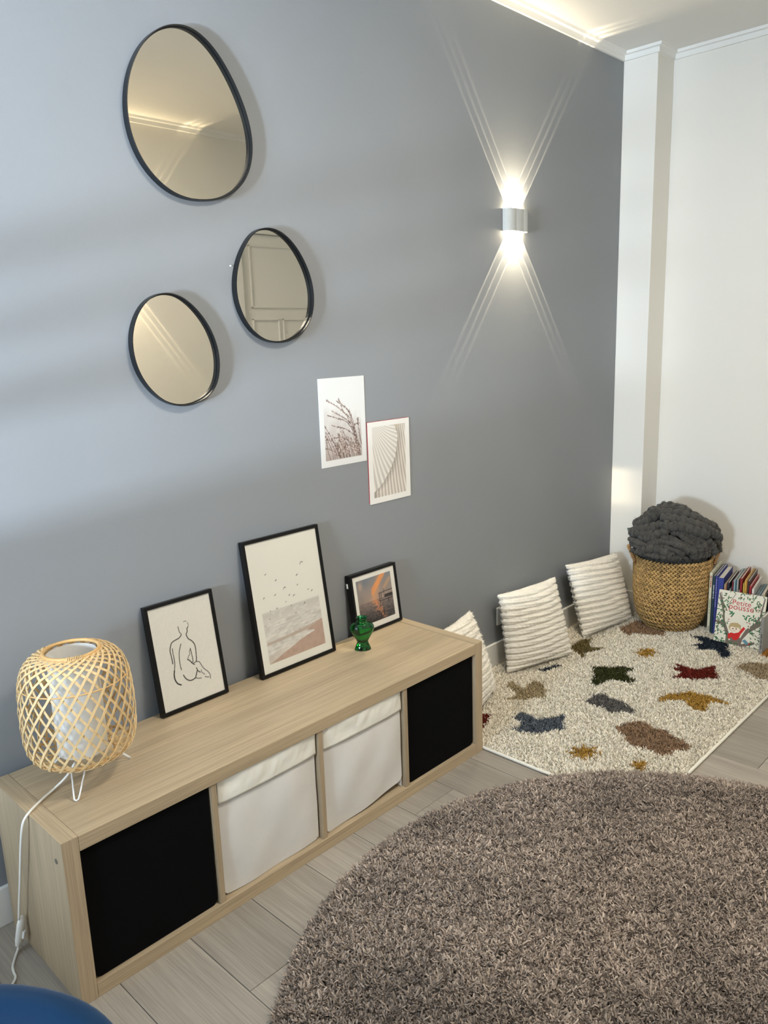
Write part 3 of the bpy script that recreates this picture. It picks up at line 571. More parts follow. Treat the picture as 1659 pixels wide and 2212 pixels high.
# ------------------------------------------------------------------ flat art: painters on small grids
class Art:
    def __init__(s, W, H, nx):
        s.W, s.H = W, H; s.nx = nx; s.ny = int(round(nx*H/W)); s.asp = H/W
        s.U, s.V = np.meshgrid(np.linspace(0, 1, s.nx+1), np.linspace(0, 1, s.ny+1))
        s.C = np.ones(s.U.shape+(3,))
    def fill(s, mask, col):
        m = np.clip(mask, 0, 1)[..., None].astype(float)
        s.C = s.C*(1-m)+np.array(col, float)*m
    def noise(s, fx, fy, seed, U=None, V=None):
        rg = np.random.default_rng(seed); g = rg.random((67, 67))
        U = s.U if U is None else U; V = s.V if V is None else V
        x = (U*fx) % 64; y = (V*fy) % 64
        xi = np.floor(x).astype(int); yi = np.floor(y).astype(int); xf = x-xi; yf = y-yi
        xf = xf*xf*(3-2*xf); yf = yf*yf*(3-2*yf)
        return (g[yi, xi]*(1-xf)+g[yi, xi+1]*xf)*(1-yf)+(g[yi+1, xi]*(1-xf)+g[yi+1, xi+1]*xf)*yf
    def dist(s, pts):
        d = np.full(s.U.shape, 9.)
        X, Y = s.U, s.V*s.asp
        for (a, b), (c, e) in zip(pts[:-1], pts[1:]):
            b = b*s.asp; e = e*s.asp; dx, dy = c-a, e-b; L = dx*dx+dy*dy+1e-12
            t = np.clip(((X-a)*dx+(Y-b)*dy)/L, 0, 1)
            d = np.minimum(d, np.hypot(X-a-t*dx, Y-b-t*dy))
        return d
    def stroke(s, pts, w, col, k=1.0):
        px = 1/s.nx
        s.fill(np.clip((w/2-s.dist(pts))/px+.5, 0, 1)*k, col)
    def curve(s, pts, w, col, k=1.0):
        s.stroke([tuple(q[:2]) for q in spline([(a, b, 0) for a, b in pts], 4)], w, col, k)
    def poly(s, pts):
        ins = np.zeros(s.U.shape, bool); n = len(pts)
        for i in range(n):
            (x0, y0), (x1, y1) = pts[i], pts[(i+1) % n]
            c = ((y0 > s.V) != (y1 > s.V))
            if y1 != y0: ins ^= c & (s.U < (x1-x0)*(s.V-y0)/(y1-y0)+x0)
        return ins
    def rect(s, x0, x1, y0, y1): return (s.U >= x0) & (s.U <= x1) & (s.V >= y0) & (s.V <= y1)
    def ell(s, cx, cy, rx, ry, ang=0):
        dx = s.U-cx; dy = (s.V-cy)*s.asp; c, n = math.cos(ang), math.sin(ang)
        return ((dx*c+dy*n)/rx)**2+((-dx*n+dy*c)/ry)**2 < 1
    def build(s, name, parent, y=0, x0=None, z0=0, mat=None):
        x0 = -s.W/2 if x0 is None else x0
        P = np.stack([x0+s.U*s.W, np.full(s.U.shape, y), z0+s.V*s.H], -1).reshape(-1, 3)
        idx = np.arange(P.shape[0]).reshape(s.U.shape)
        F = np.stack([idx[:-1, :-1], idx[:-1, 1:], idx[1:, 1:], idx[1:, :-1]], -1).reshape(-1, 4)
        me = mesh_np(P, F, name)
        c = np.clip(s.C, 0, 1).reshape(-1, 3); c = np.where(c <= .04045, c/12.92, ((c+.055)/1.055)**2.4)
        at = me.color_attributes.new('tint', 'FLOAT_COLOR', 'POINT')
        at.data.foreach_set('color', np.c_[c, np.ones(len(c))].astype(np.float32).ravel())
        return link(name, me, mat or M['print'], parent)

def paint_nude(A):
    A.fill(np.ones(A.U.shape), (.905, .90, .87)); A.C += ((A.noise(60, 80, 1)-.5)*.02)[..., None]
    for w, p in NUDE: A.curve(p, w*1.35+.001, (.06, .06, .06))
def paint_beach(A):
    A.fill(np.ones(A.U.shape), (.915, .915, .885))
    x0, x1, y0, y1 = .10, .908, .066, .446
    R_ = A.rect(x0, x1, y0, y1+.02)
    h = (A.V-y0)/(y1-y0)
    sea = .80+.10*np.clip((.6*A.noise(9, 62, 2, V=A.V-.10*A.U)+.4*A.noise(26, 64, 12, V=A.V-.10*A.U)-.3)*2, 0, 1)
    sea = np.where(h > .80, .80+.05*(1-np.clip((h-.8)/.2, 0, 1)), sea)
    edge = np.clip((y1+.018-A.V)/.02, 0, 1)
    A.fill(R_*edge, (.84, .83, .80)); base = np.stack([sea, sea*.99, sea*.965], -1)
    m = (R_*edge)[..., None]; A.C = A.C*(1-m)+base*m
    for k in range(26):
        yy = y0+(y1-y0)*(.25+.55*k/26); xs = x0+.05*((k*7) % 5); L_ = .2+.12*((k*3) % 4)
        d = .72+.02*(k % 4)
        A.curve([(xs+.3*((k*5) % 3)/2, yy), (xs+L_*.5+.1, yy+.006), (min(x1, xs+L_+.2), yy-.002+.004*(k % 3))], .006, (d, d*.985, d*.96), .55)
    A.fill(A.rect(x0, x1, y0+.2*(y1-y0), y1)*np.clip((A.noise(24, 60, 5)-.6)*5, 0, .4), (.91, .91, .89))
    A.fill((A.poly(WAVEBAND) & A.rect(x0, x1, y0, y1))*.8, (.74, .68, .63))
    sd = A.poly(SAND) & A.rect(x0, x1, y0, y1)
    n = A.noise(30, 40, 6)
    A.fill(sd, (.74, .645, .59)); A.C += (sd*(n-.5)*.05)[..., None]
    low = A.poly([(x0, .066), (x0, .12), (.3, .15), (.4, .15), (.2, .066)]) & ~sd
    A.fill(low*.5, (.80, .77, .73))
    for i, (u, v, s) in enumerate(BIRDS):
        c = (.12, .12, .12)
        if i % 3 == 2: s *= 1.15; A.curve([(u-s*.6, v-s*.3), (u-s*.2, v+s*.22), (u, v+s*.12), (u+s*.25, v+s*.26), (u+s*.6, v+s*.05)], .005, c, .8)
        else: A.curve([(u-s*.55, v-s*.12), (u, v), (u+s*.3, v+s*.28)], .0055, c); A.fill(A.ell(u, v+.001, s*.30, s*.16, .4), c)
def paint_sunset(A):
    A.fill(np.ones(A.U.shape), (.93, .925, .90))
    x0, x1, y0, y1 = .085, .903, .10, .910
    R_ = A.rect(x0, x1, y0, y1); hz = .475
    t = np.clip((A.V-hz)/(y1-hz), 0, 1)[..., None]
    sky = np.array((.66, .58, .53))*(1-t)+np.array((.50, .53, .57))*t
    n = A.noise(7, 6, 3)[..., None]; sky = sky+(n-.5)*np.array((.12, .07, .04))
    tw = np.clip((hz-A.V)/(hz-y0), 0, 1)[..., None]
    sea = np.array((.55, .49, .47))*(1-tw)+np.array((.16, .14, .14))*tw
    rp = A.noise(26, 60, 8)[..., None]; sea = sea+(rp-.5)*(.10+.22*tw)
    im = np.where((A.V > hz)[..., None], sky, sea)
    A.C = np.where(R_[..., None], im, A.C)
    s = SUNPTS
    A.fill((A.poly(s['cloud']) & R_)*(.7+.3*A.noise(9, 9, 4)), (.93, .62, .36))
    d = A.dist([(.62, .86), (.50, .62), (.46, .50)]); A.fill(R_*np.exp(-(d/.07)**2)*.55, (.95, .66, .42))
    d = A.dist([(.86, .78), (.72, .66)]); A.fill(R_*np.exp(-(d/.035)**2)*.5, (.93, .68, .44))
    A.fill(R_*np.exp(-(((A.U-.17)/.05)**2+((A.V-.80)/.09)**2))*.8, (.80, .68, .60))
    d = A.dist([(.47, .46), (.56, .30), (.62, .16)]); A.fill(R_*(A.V < hz)*np.exp(-(d/.075)**2)*np.clip((rp[..., 0]-.3)*2.2, 0, 1)*.85, (.92, .58, .36))
    A.stroke([(x0, hz), (x1, hz)], .006, (.36, .31, .29), .7)
    A.fill(A.poly(s['hut']) & R_, (.16, .12, .11))
    for p in s['jet']: A.stroke(p, .012, (.13, .10, .09))
    A.stroke([(.70, .62), (.70, .48)], .008, (.13, .10, .09)); A.stroke([(.80, .44), (.80, .36)], .008, (.13, .10, .09))
    A.fill(~R_, (.93, .925, .90))
def paint_grass(A):
    A.fill(np.ones(A.U.shape), (.85, .85, .84))
    x0, x1, y0, y1 = .092, .897, .072, .715
    R_ = A.rect(x0, x1, y0, y1)
    t = np.clip((A.V-y0)/(y1-y0), 0, 1)
    n = A.noise(6, 7, 2)*.6+A.noise(13, 15, 9)*.4
    tone = np.clip(.50+.55*t+.30*(n-.5), 0, 1)
    col = np.array((.47, .38, .34))*(1-tone[..., None])+np.array((.85, .845, .83))*tone[..., None]
    k = (R_*np.clip((y1-A.V)/.10, 0, 1))[..., None]; A.C = A.C*(1-k)+col*k
    rg = np.random.default_rng(4)
    def seed_stem(P, w, dark):
        Q = spline([(a, b, 0) for a, b in P], 5); Q = [tuple(q[:2]) for q in Q]
        A.stroke(Q, w, dark, .9)
        for i in range(2, len(Q)-1):
            (a, b), (c, e) = Q[i-1], Q[i]; an = math.atan2((e-b)*A.asp, c-a)
            for sd in (-1, 1):
                L_ = .018+.018*rg.random(); aa = an+sd*(.45+.4*rg.random())
                cc = dark if rg.random() < .5 else (.86, .80, .76)
                q = (c+math.cos(aa)*L_, e+math.sin(aa)*L_/A.asp)
                if y0 < q[1] and x0 < q[0] < x1: A.stroke([(c, e), q], .0075, cc, .75)
    for i, P in enumerate(G_ST): seed_stem(P, .0125, ((.33, .26, .24) if i % 3 else (.42, .34, .31)))
    for i in range(34):
        bx = x0+.1+rg.random()*(x1-x0-.12); L_ = .12+.22*rg.random(); ln = -.25-.25*rg.random()
        seed_stem([(bx, y0+.01), (bx+ln*L_*.4, y0+L_*.5), (min(x1-.02, max(x0+.02, bx+ln*L_*1.4)), y0+L_)], .009, (.40, .32, .29))
    out = A.rect(0, 1, 0, y0) | A.rect(0, x0, 0, 1) | A.rect(x1, 1, 0, 1)
    A.fill(out, (.85, .85, .84))
def paint_shell(A):
    bgc = (.89, .88, .855)
    A.fill(np.ones(A.U.shape), bgc)
    x0, x1, y0, y1 = .097, .892, .07, .938
    R_ = A.rect(x0, x1, y0, y1)
    ey = np.array([q[1] for q in S_EDGE])[::-1]; ex = np.array([q[0] for q in S_EDGE])[::-1]
    xe = np.interp(A.V, ey, ex)+.006*np.sin(A.V*180)
    left = A.U < xe
    # ribs fan out from the upper left
    cx, cy = .05, 1.02
    a = np.arctan2((cy-A.V)*A.asp, A.U-cx); r = np.hypot((cy-A.V)*A.asp, A.U-cx)
    ph = a*62+7*r; rib = .5+.5*np.sin(ph)
    L1 = .76+.13*rib-.10*np.clip(r-.75, 0, 1)*(1-rib)
    cl = np.stack([L1, L1*.975, L1*.935], -1)
    a2 = (A.U-.55-.10*(1-A.V))/(1.25-.55*A.V); rib2 = .5+.5*np.sin(a2*95+3*np.sin(A.V*3)); 
    sh = .68+.19*rib2+.05*(A.noise(4, 5, 3)-.5)
    dd = np.clip((A.U-xe)/.16, 0, 1); sh = sh*(.84+.16*dd)
    cr = np.stack([sh, sh*.955, sh*.90], -1)
    im = np.where(left[..., None], cl, cr)
    A.C = np.where(R_[..., None], im, A.C)
    A.fill(R_*np.exp(-((A.U-xe)/.008)**2)*.5, (.60, .52, .44))
    A.fill(R_*(np.clip((A.V-.84)/.08, 0, 1))*(A.U > xe)*(A.U < .75)*.5, (.78, .73, .62))
def paint_cover(A):
    A.fill(np.ones(A.U.shape), (.89, .875, .81))
    rg = np.random.default_rng(8)
    tr = (.45, .40, .36)
    for k in ('trunk', 'branchR', 'branchL'): A.fill(A.poly(COVR[k]), tr)
    A.curve([(.05, .95), (.10, .80), (.16, .70), (.22, .62)], .014, tr); A.curve([(.36, .97), (.30, .86), (.24, .76)], .012, tr)
    A.curve([(.82, .86), (.90, .78), (.92, .66)], .010, tr); A.curve([(.02, .42), (.12, .40), (.2, .36)], .012, tr)
    g1, g2, g3 = (.22, .36, .22), (.33, .42, .26), (.10, .42, .24)
    for i in range(330):
        u, v = rg.random(2)
        inner = ((u-.50)/.27)**2+((v-.60)/.29)**2 < 1
        child = ((u-.50)/.24)**2+((v-.24)/.22)**2 < 1
        if inner or child: continue
        A.fill(A.ell(u, v, .026+.012*rg.random(), .0105, rg.random()*PI), (g1, g2, g3)[rg.integers(3)])
    for u, v in ((.33, .60), (.30, .57), (.36, .58), (.29, .61), (.34, .55), (.58, .57), (.64, .55), (.68, .59), (.72, .55), (.62, .52), (.70, .50), (.76, .53), (.78, .60)):
        A.fill(A.ell(u, v, .036, .014, rg.random()*PI), g3)
    for u, v in ((.32, .52), (.66, .46), (.72, .45), (.27, .46), (.2, .62), (.48, .92), (.85, .73), (.86, .70), (.06, .35), (.27, .42)):
        A.fill(A.ell(u, v, .024, .008, -.1), (.55, .14, .12))
    A.fill(A.poly(COVR['hair']), (.72, .64, .46)); A.fill(A.ell(.43, .295, .105, .062), (.93, .86, .78)); A.fill(A.ell(.43, .37, .12, .05), (.72, .64, .46))
    A.fill(A.poly(COVR['body']), (.80, .12, .10)); A.fill(A.poly(COVR['hand']), (.93, .86, .78))
    A.fill(A.poly(COVR['blue']), (.38, .55, .62)); A.fill(A.poly(COVR['boot']), (.65, .12, .14))
    A.fill(A.ell(.72, .37, .016, .02), (.93, .86, .78))
    for u, v in ((.385, .295), (.455, .302)): A.fill(A.ell(u, v, .013, .014), (.08, .07, .07))
    A.stroke([(.41, .262), (.425, .257), (.44, .264)], .006, (.4, .3, .28))
    A.fill((A.ell(.5, .80, .0, .0001)), tr) if False else None

def picture(name, x0, x1, H, yb, t, border, label, painter, nx, cx=0):
    W = x1-x0
    sth = (abs(yb)+WY-.0035-t)/H; th = math.asin(sth)
    r = empty(name, ((x0+x1)/2, yb, TOP+t*math.sin(th)), (-th, 0, 0), label=label, cat='picture frame', group='framed pictures leaning on the wall')
    hw = W/2; b = border
    MB().box(-hw, hw, 0, t, 0, b).box(-hw, hw, 0, t, H-b, H).box(-hw, -hw+b, 0, t, b, H-b).box(hw-b, hw, 0, t, b, H-b).build('frame', M['frame_black'], r, bevel=.0009)
    MB().box(-hw+b*.7, hw-b*.7, .006, t-.002, b*.7, H-b*.7).build('backing', M['frame_black'], r)
    A = Art(W-2*b+.002, H-2*b+.002, nx); painter(A); A.build('art_print', r, y=.0050, z0=b-.001)
    MB().box(-hw+b*.8, hw-b*.8, .0034, .0038, b*.8, H-b*.8).build('glass', M['pane'], r)
    if t > .02: MB().box(-hw-.0035, -hw, t-.010, t-.004, H-.045, H-.028).build('hanging_clip', M['lamp_white'], r, bevel=.0006)
    return r
picture('framed_picture', .446, .668, .317, -.058, .018, .0100, 'black framed line drawing of a seated back, beside the bamboo lamp', paint_nude, 180)
picture('framed_picture', .785, 1.092, .432, -.071, .018, .0105, 'tallest black frame, holding a pale beach print with flying birds', paint_beach, 200)
picture('framed_picture', 1.219, 1.449, .218, -.047, .026, .0095, 'smallest black frame, holding an orange sunset photograph behind the green vase', paint_sunset, 130)

def sheet(x0, x1, z0, z1, label, painter, nx, y=-.0012, roll=0, red=False):
    x0, x1, z0, z1 = wx(x0), wx(x1), wz(z0), wz(z1); W, H = x1-x0, z1-z0
    r = empty('art_print', ((x0+x1)/2, WY+y, z0), (0, roll, 0), label=label, cat='print', group='unframed prints on the grey wall')
    MB().box(-W/2, W/2, 0, .0009, 0, H).build('sheet', M['paper'], r)
    if red: MB().box(-W/2-.0022, W/2-.004, .0009, .0026, .004, H+.0016).build('backing_card', M['red_paper'], r)
    A = Art(W-.0006, H-.0006, nx); painter(A); A.build('image', r, y=-.0003, z0=.0003)
sheet(1.131, 1.340, 1.0165, 1.308, 'unframed print of dry feathery grasses, the higher of two sheets taped to the wall', paint_grass, 160)
sheet(1.347, 1.560, .8565, 1.146, 'unframed print of a ribbed shell with a red card behind, the lower of two sheets', paint_shell, 210, y=-.0030, red=True)

# ------------------------------------------------------------------ green glass vase
def vase():
    r = empty('glass_vase', (1.160, -.130, TOP), (0, 0, math.radians(-38)), label='small green glass vase standing in front of the sunset picture', cat='vase')
    prof = [(.0, .0), (.0255, .0), (.0275, .003), (.0245, .012), (.0195, .024), (.0205, .033), (.030, .050), (.0395, .070), (.0400, .082), (.0330, .092), (.0200, .097), (.0165, .101), (.0165, .106), (.0205, .110), (.0205, .113), (.0185, .1145)]
    sp = spline([(a, 0, b) for a, b in prof], 4); out = [(max(0, q[0]), q[2]) for q in sp]
    inn = [(.0165, .113), (.0135, .108), (.0135, .100), (.0180, .094), (.0300, .088), (.0365, .078), (.0350, .066), (.0270, .050), (.0160, .034), (.010, .026), (0, .024)]
    sp2 = spline([(a, 0, b) for a, b in inn], 3); out += [(max(0, q[0]), q[2]) for q in sp2]
    n = 40; V = []; 
    for rr, z in out:
        neck = min(1, max(0, (z-.090)/.012)); sy = .66+(1-.66)*neck
        for k in range(n):
            a = 2*PI*k/n
            V.append((rr*math.cos(a), rr*math.sin(a)*sy, z))
    F = [(i*n+k, i*n+(k+1) % n, (i+1)*n+(k+1) % n, (i+1)*n+k) for i in range(len(out)-1) for k in range(n)]
    me = mesh(V, F, 'vase_body'); bm = bmesh.new(); bm.from_mesh(me); bmesh.ops.remove_doubles(bm, verts=bm.verts, dist=1e-5); bmesh.ops.recalc_face_normals(bm, faces=bm.faces); bm.to_mesh(me); bm.free()
    link('vase_body', me, M['green_glass'], r, smooth=True)
vase()

# ------------------------------------------------------------------ egg-shaped mirrors
EG = [([(0.695,2.23),(0.745,2.231),(0.795,2.208),(0.839,2.165),(0.877,2.107),(0.905,2.043),(0.916,1.977),(0.904,1.914),(0.868,1.859),(0.807,1.821),(0.745,1.808),(0.685,1.809),(0.634,1.824),(0.587,1.858),(0.553,1.905),(0.535,1.963),(0.534,2.024),(0.547,2.081),(0.571,2.132),(0.603,2.175),(0.645,2.210)],
       'largest egg-shaped mirror with a thin black rim, highest on the grey wall'),
      ([(0.952,1.755),(1.001,1.747),(1.049,1.714),(1.086,1.666),(1.109,1.615),(1.117,1.558),(1.103,1.498),(1.062,1.452),(1.010,1.430),(0.965,1.425),(0.913,1.436),(0.867,1.467),(0.835,1.517),(0.823,1.573),(0.830,1.628),(0.850,1.677),(0.880,1.719),(0.912,1.745)],
       'egg-shaped black-rimmed mirror reflecting the panelled door'),
      ([(0.603,1.566),(0.645,1.556),(0.687,1.525),(0.723,1.480),(0.745,1.427),(0.750,1.374),(0.738,1.322),(0.706,1.286),(0.656,1.266),(0.608,1.265),(0.565,1.281),(0.527,1.313),(0.498,1.358),(0.485,1.41),(0.487,1.459),(0.504,1.504),(0.532,1.540),(0.567,1.560)],
       'egg-shaped black-rimmed mirror hanging lowest, below the largest mirror')]
for pts, lab in EG:
    pts = [(wx(q[0]), wz(q[1])) for q in pts]; c = np.mean(pts, 0); P = np.array(pts)-c
    Q = []
    n = len(P)
    for i in range(n):
        a, b, c_, d_ = P[(i-1) % n], P[i], P[(i+1) % n], P[(i+2) % n]
        for k in range(5):
            t = k/5; Q.append(.5*((2*b)+(-a+c_)*t+(2*a-5*b+4*c_-d_)*t*t+(-a+3*b-3*c_+d_)*t**3))
    Q = np.array(Q)
    for _ in range(6): Q = (np.roll(Q, 1, 0)+2*Q+np.roll(Q, -1, 0))/4
    tn = np.roll(Q, -1, 0)-np.roll(Q, 1, 0); tn /= np.linalg.norm(tn, axis=1)[:, None]
    inn = np.stack([tn[:, 1], -tn[:, 0]], 1)
    if ((inn*(-Q)).sum(1)).mean() < 0: inn = -inn
    r = empty('wall_mirror', (c[0], WY, c[1]), label=lab, cat='mirror', group='egg-shaped mirrors on the grey wall')
    sec = [(0, -.0005), (0, -.0225), (.0022, -.0225), (.0022, -.0105), (.0052, -.0100), (.0052, -.0005)]
    m_ = len(Q); ks = len(sec)
    V = [(Q[i, 0]+inn[i, 0]*o, y, Q[i, 1]+inn[i, 1]*o) for i in range(m_) for o, y in sec]
    F = [(i*ks+k, i*ks+(k+1) % ks, ((i+1) % m_)*ks+(k+1) % ks, ((i+1) % m_)*ks+k) for i in range(m_) for k in range(ks)]
    rim = MB().add(V, F).build('rim', M['mirror_rim'], r)
    bm = bmesh.new(); bm.from_mesh(rim.data); bmesh.ops.recalc_face_normals(bm, faces=bm.faces); bm.to_mesh(rim.data); bm.free()
    V = [(Q[i, 0]+inn[i, 0]*.0048, y, Q[i, 1]+inn[i, 1]*.0048) for y in (-.0085, -.0045) for i in range(m_)]
    F = [tuple(range(m_)), tuple(range(m_, 2*m_))[::-1]]+[(i, (i+1) % m_, (i+1) % m_+m_, i+m_) for i in range(m_)]
    g = MB().add(V, F).build('mirror_glass', M['mirror'], r)
    bm = bmesh.new(); bm.from_mesh(g.data); bmesh.ops.recalc_face_normals(bm, faces=bm.faces); bm.to_mesh(g.data); bm.free()
MB().tube([(0, 0, 0), (0, -.004, 0)], .0022, 8).build('wall_nail', M['lamp_white'], None, loc=(wx(.824), WY, wz(1.644)))
prop(bpy.data.objects['wall_nail'], 'tiny white nail head in the grey wall beside the door-reflecting mirror', 'nail')

# ------------------------------------------------------------------ up-and-down wall lights
FAN = .78
def fan_light(name, parent, loc, up, power):
    l = bpy.data.lights.new(name, 'POINT'); l.energy = power; l.color = (1.0, .85, .60); l.shadow_soft_size = .0012
    l.use_nodes = True; N, L = l.node_tree.nodes, l.node_tree.links
    em = N['Emission']
    tc = N.new('ShaderNodeTexCoord'); sp = N.new('ShaderNodeSeparateXYZ'); L.new(tc.outputs['Normal'], sp.inputs[0])
    def mth(op, a, b=None, c=None):
        n = N.new('ShaderNodeMath'); n.operation = op
        for i, v in enumerate((a, b, c)):
            if v is None: continue
            if isinstance(v, (int, float)): n.inputs[i].default_value = v
            else: L.new(v, n.inputs[i])
        return n.outputs[0]
    ax = mth('ABSOLUTE', sp.outputs[0]); az = mth('MAXIMUM', mth('ABSOLUTE', sp.outputs[2]), .001)
    t = mth('DIVIDE', ax, az)
    mr = N.new('ShaderNodeMapRange'); mr.interpolation_type = 'SMOOTHSTEP'
    L.new(t, mr.inputs['Value']); mr.inputs['From Min'].default_value = FAN-.015; mr.inputs['From Max'].default_value = FAN+.02
    mr.inputs['To Min'].default_value = 1; mr.inputs['To Max'].default_value = .07
    e = mth('DIVIDE', mth('SUBTRACT', t, FAN-.03), .022); pk = mth('MULTIPLY', mth('EXPONENT', mth('MULTIPLY', mth('MULTIPLY', e, e), -1.0)), 4.6)
    # the lens throws most of the light close to the vertical
    ty = mth('DIVIDE', mth('DIVIDE', mth('ABSOLUTE', sp.outputs[1]), az), .135)
    lor = mth('DIVIDE', 1.0, mth('ADD', mth('MULTIPLY', ty, ty), 1.0))
    f = mth('MULTIPLY', mr.outputs[0], mth('ADD', mth('MULTIPLY', lor, mth('ADD', mth('MULTIPLY', pk, lor), .62)), .11))
    L.new(f, em.inputs['Strength'])
    o = bpy.data.objects.new(name, l); COL.objects.link(o); o.parent = parent; o.location = loc
    return o
def sconce(loc, rz, label, power):
    r = empty('wall_light', loc, (0, 0, rz), label=label, cat='wall lamp', group='up and down wall lights')
    h = .0425; w = .076; d = .036
    pts = []
    for i in range(49):
        u = -1+2*i/48
        y = -d*(1-abs(u)**5)**.5*.93 - .0028*abs(math.cos(u*PI*1.5))*(1-u**6)
        pts.append((u*w, min(y, -.002)))
    pts = pts[::-1]
    n = len(pts)
    # body is a hollow sleeve, with recessed end caps
    V = [(x, y, -h) for x, y in pts]+[(x, y, h) for x, y in pts]
    inp = [(x*.955, -.003+(y+.003)*.90) for x, y in pts]
    V += [(x, y, -h) for x, y in inp]+[(x, y, h) for x, y in inp]+[(x, y, -h+.004) for x, y in inp]+[(x, y, h-.004) for x, y in inp]
    F = []
    for i in range(n):
        j = (i+1) % n
        F += [(i, j, n+j, n+i), (i, 2*n+i, 2*n+j, j), (n+i, n+j, 3*n+j, 3*n+i), (2*n+i, 4*n+i, 4*n+j, 2*n+j), (3*n+i, 3*n+j, 5*n+j, 5*n+i)]
    F += [tuple(range(4*n, 5*n)), tuple(range(5*n, 6*n))[::-1]]
    b = MB().add(V, F).build('housing', M['fixture'], r)
    bm = bmesh.new(); bm.from_mesh(b.data); bmesh.ops.recalc_face_normals(bm, faces=bm.faces); bm.to_mesh(b.data); bm.free()
    MB().box(-.07, .07, -.002, -.0002, -.036, .036).build('back_plate', M['frame_black'], r)
    for up in (1, -1):
        for dx in (-.047, 0, .047):
            MB().lathe([(.0, 0), (.0125, 0), (.0125, .002), (.009, .0046), (.0, .0055)], 20, caps=False).build('led_lens', M['led'], r, smooth=True, loc=(dx, -.0185, up*(h-.0046)), rot=(0 if up > 0 else PI, 0, 0))
            fan_light('led_light', r, (dx, -.0185, up*(h+.0035)), up, power)
    return r
sconce((wx(2.220), WY, wz(1.872)), 0, 'white wall light throwing warm fans of light up and down the grey wall', 13)
sconce((1.71, YB, 1.875), PI, 'white wall light on the back wall, seen only in the mirrors', 14)

# ------------------------------------------------------------------ yarn and pile
def tufts(pos, hgt, wid, lean_dir, lean, col, bend=True):
    """one mesh of many short yarn blades; all arguments are arrays over the blades"""
    n = len(pos); a = RNG.random(n)*2*PI
    side = np.stack([np.cos(a), np.sin(a), np.zeros(n)], 1)*wid[:, None]/2
    ld = np.stack([np.cos(lean_dir), np.sin(lean_dir), np.zeros(n)], 1)*(lean*hgt)[:, None]
    up = np.zeros((n, 3)); up[:, 2] = hgt
    if bend:
        p0 = pos-side*.8; p1 = pos+side*.8
        mid = pos+up*.62+ld*.35; a2 = a+.9
        s2 = np.stack([np.cos(a2), np.sin(a2), np.zeros(n)], 1)*wid[:, None]/2*1.15
        tip = pos+up*.95+ld
        a3 = a+1.7; s3 = np.stack([np.cos(a3), np.sin(a3), np.zeros(n)], 1)*wid[:, None]/2*.75
        V = np.stack([p0, p1, mid+s2, mid-s2, tip+s3, tip-s3], 1).reshape(-1, 3)
        b = np.arange(n)[:, None]*6
        F = np.concatenate([b+np.array([[0, 1, 2]]), b+np.array([[0, 2, 3]]), b+np.array([[3, 2, 4]]), b+np.array([[3, 4, 5]])])
        k = 6
    else:
        tip = pos+up+ld; mid = pos+up*.55+ld*.4
        V = np.stack([pos-side*.5, mid+side, mid-side, tip], 1).reshape(-1, 3)
        b = np.arange(n)[:, None]*4
        F = np.concatenate([b+np.array([[0, 1, 2]]), b+np.array([[2, 1, 3]])]); k = 4
    me = mesh_np(V, F, 'yarn')
    c = np.repeat(np.c_[col, np.ones(n)], k, 0).astype(np.float32)
    at = me.color_attributes.new('tint', 'FLOAT_COLOR', 'POINT'); at.data.foreach_set('color', c.ravel())
    return me
_G = RNG.random((128, 128))
def vn(x, y):
    x = np.mod(x, 120); y = np.mod(y, 120); xi = x.astype(int); yi = y.astype(int); xf = x-xi; yf = y-yi
    xf = xf*xf*(3-2*xf); yf = yf*yf*(3-2*yf)
    return (_G[yi, xi]*(1-xf)+_G[yi, xi+1]*xf)*(1-yf)+(_G[yi+1, xi]*(1-xf)+_G[yi+1, xi+1]*xf)*yf

# ------------------------------------------------------------------ children's rug with its motifs
RX0, RX1, RY0, RY1 = 1.478, 3.082, -1.000, -.020
rug = MB().box(RX0, RX1, RY0, RY1, .0005, .0036).build('patterned_rug', M['rug_edge'], None, bevel=.002)
prop(rug, 'cream rectangular rug with coloured bird, sun and cloud shapes under the cushions', 'rug')
bd = MB()
for P in ([(RX0, RY0, .0065), (RX1, RY0, .0065)], [(RX0, RY0, .0065), (RX0, RY1, .0065)]): bd.tube(P, .0058, 8)
bd.build('edge_binding', M['rug_edge'], rug, smooth=True)
def inpoly(x, y, pts):
    ins = np.zeros(len(x), bool); n = len(pts)
    for i in range(n):
        (x0_, y0_), (x1_, y1_) = pts[i], pts[(i+1) % n]
        if y1_ != y0_: ins ^= ((y0_ > y) != (y1_ > y)) & (x < (x1_-x0_)*(y-y0_)/(y1_-y0_)+x0_)
    return ins
NP = 150000
x = RX0+.004+RNG.random(NP)*(RX1-RX0-.008); y = RY0+.004+RNG.random(NP)*(RY1-RY0-.008)
xx = x+(RNG.random(NP)-.5)*.012; yy = y+(RNG.random(NP)-.5)*.012
own = np.full(NP, -1)
for i, (_, _, P) in enumerate(MOTIFS): own[inpoly(xx, yy, P)] = i
PAL = dict(tan='ab9b7a', slate='5a6169', red='6b2318', gold='b08a40', brown='967a60', grey='6b6864', green='3a3d1e', navy='2b3440', olive='72653f', tan2='a8967a', orange='b07c3a', cream='efe8d8')
def pile_mesh(idx, col):
    n = len(idx); c = np.array(lin(PAL[col]))
    cc = c[None]*(.80+.36*RNG.random(n))[:, None]
    return tufts(np.stack([x[idx], y[idx], np.full(n, .005)], 1), .008+.007*RNG.random(n), .0042+.0022*RNG.random(n), RNG.random(n)*2*PI, .3+.6*RNG.random(n), cc, bend=False)
o = link('cream_pile', pile_mesh(np.where(own < 0)[0], 'cream'), M['pile'], rug); o['kind'] = 'stuff'
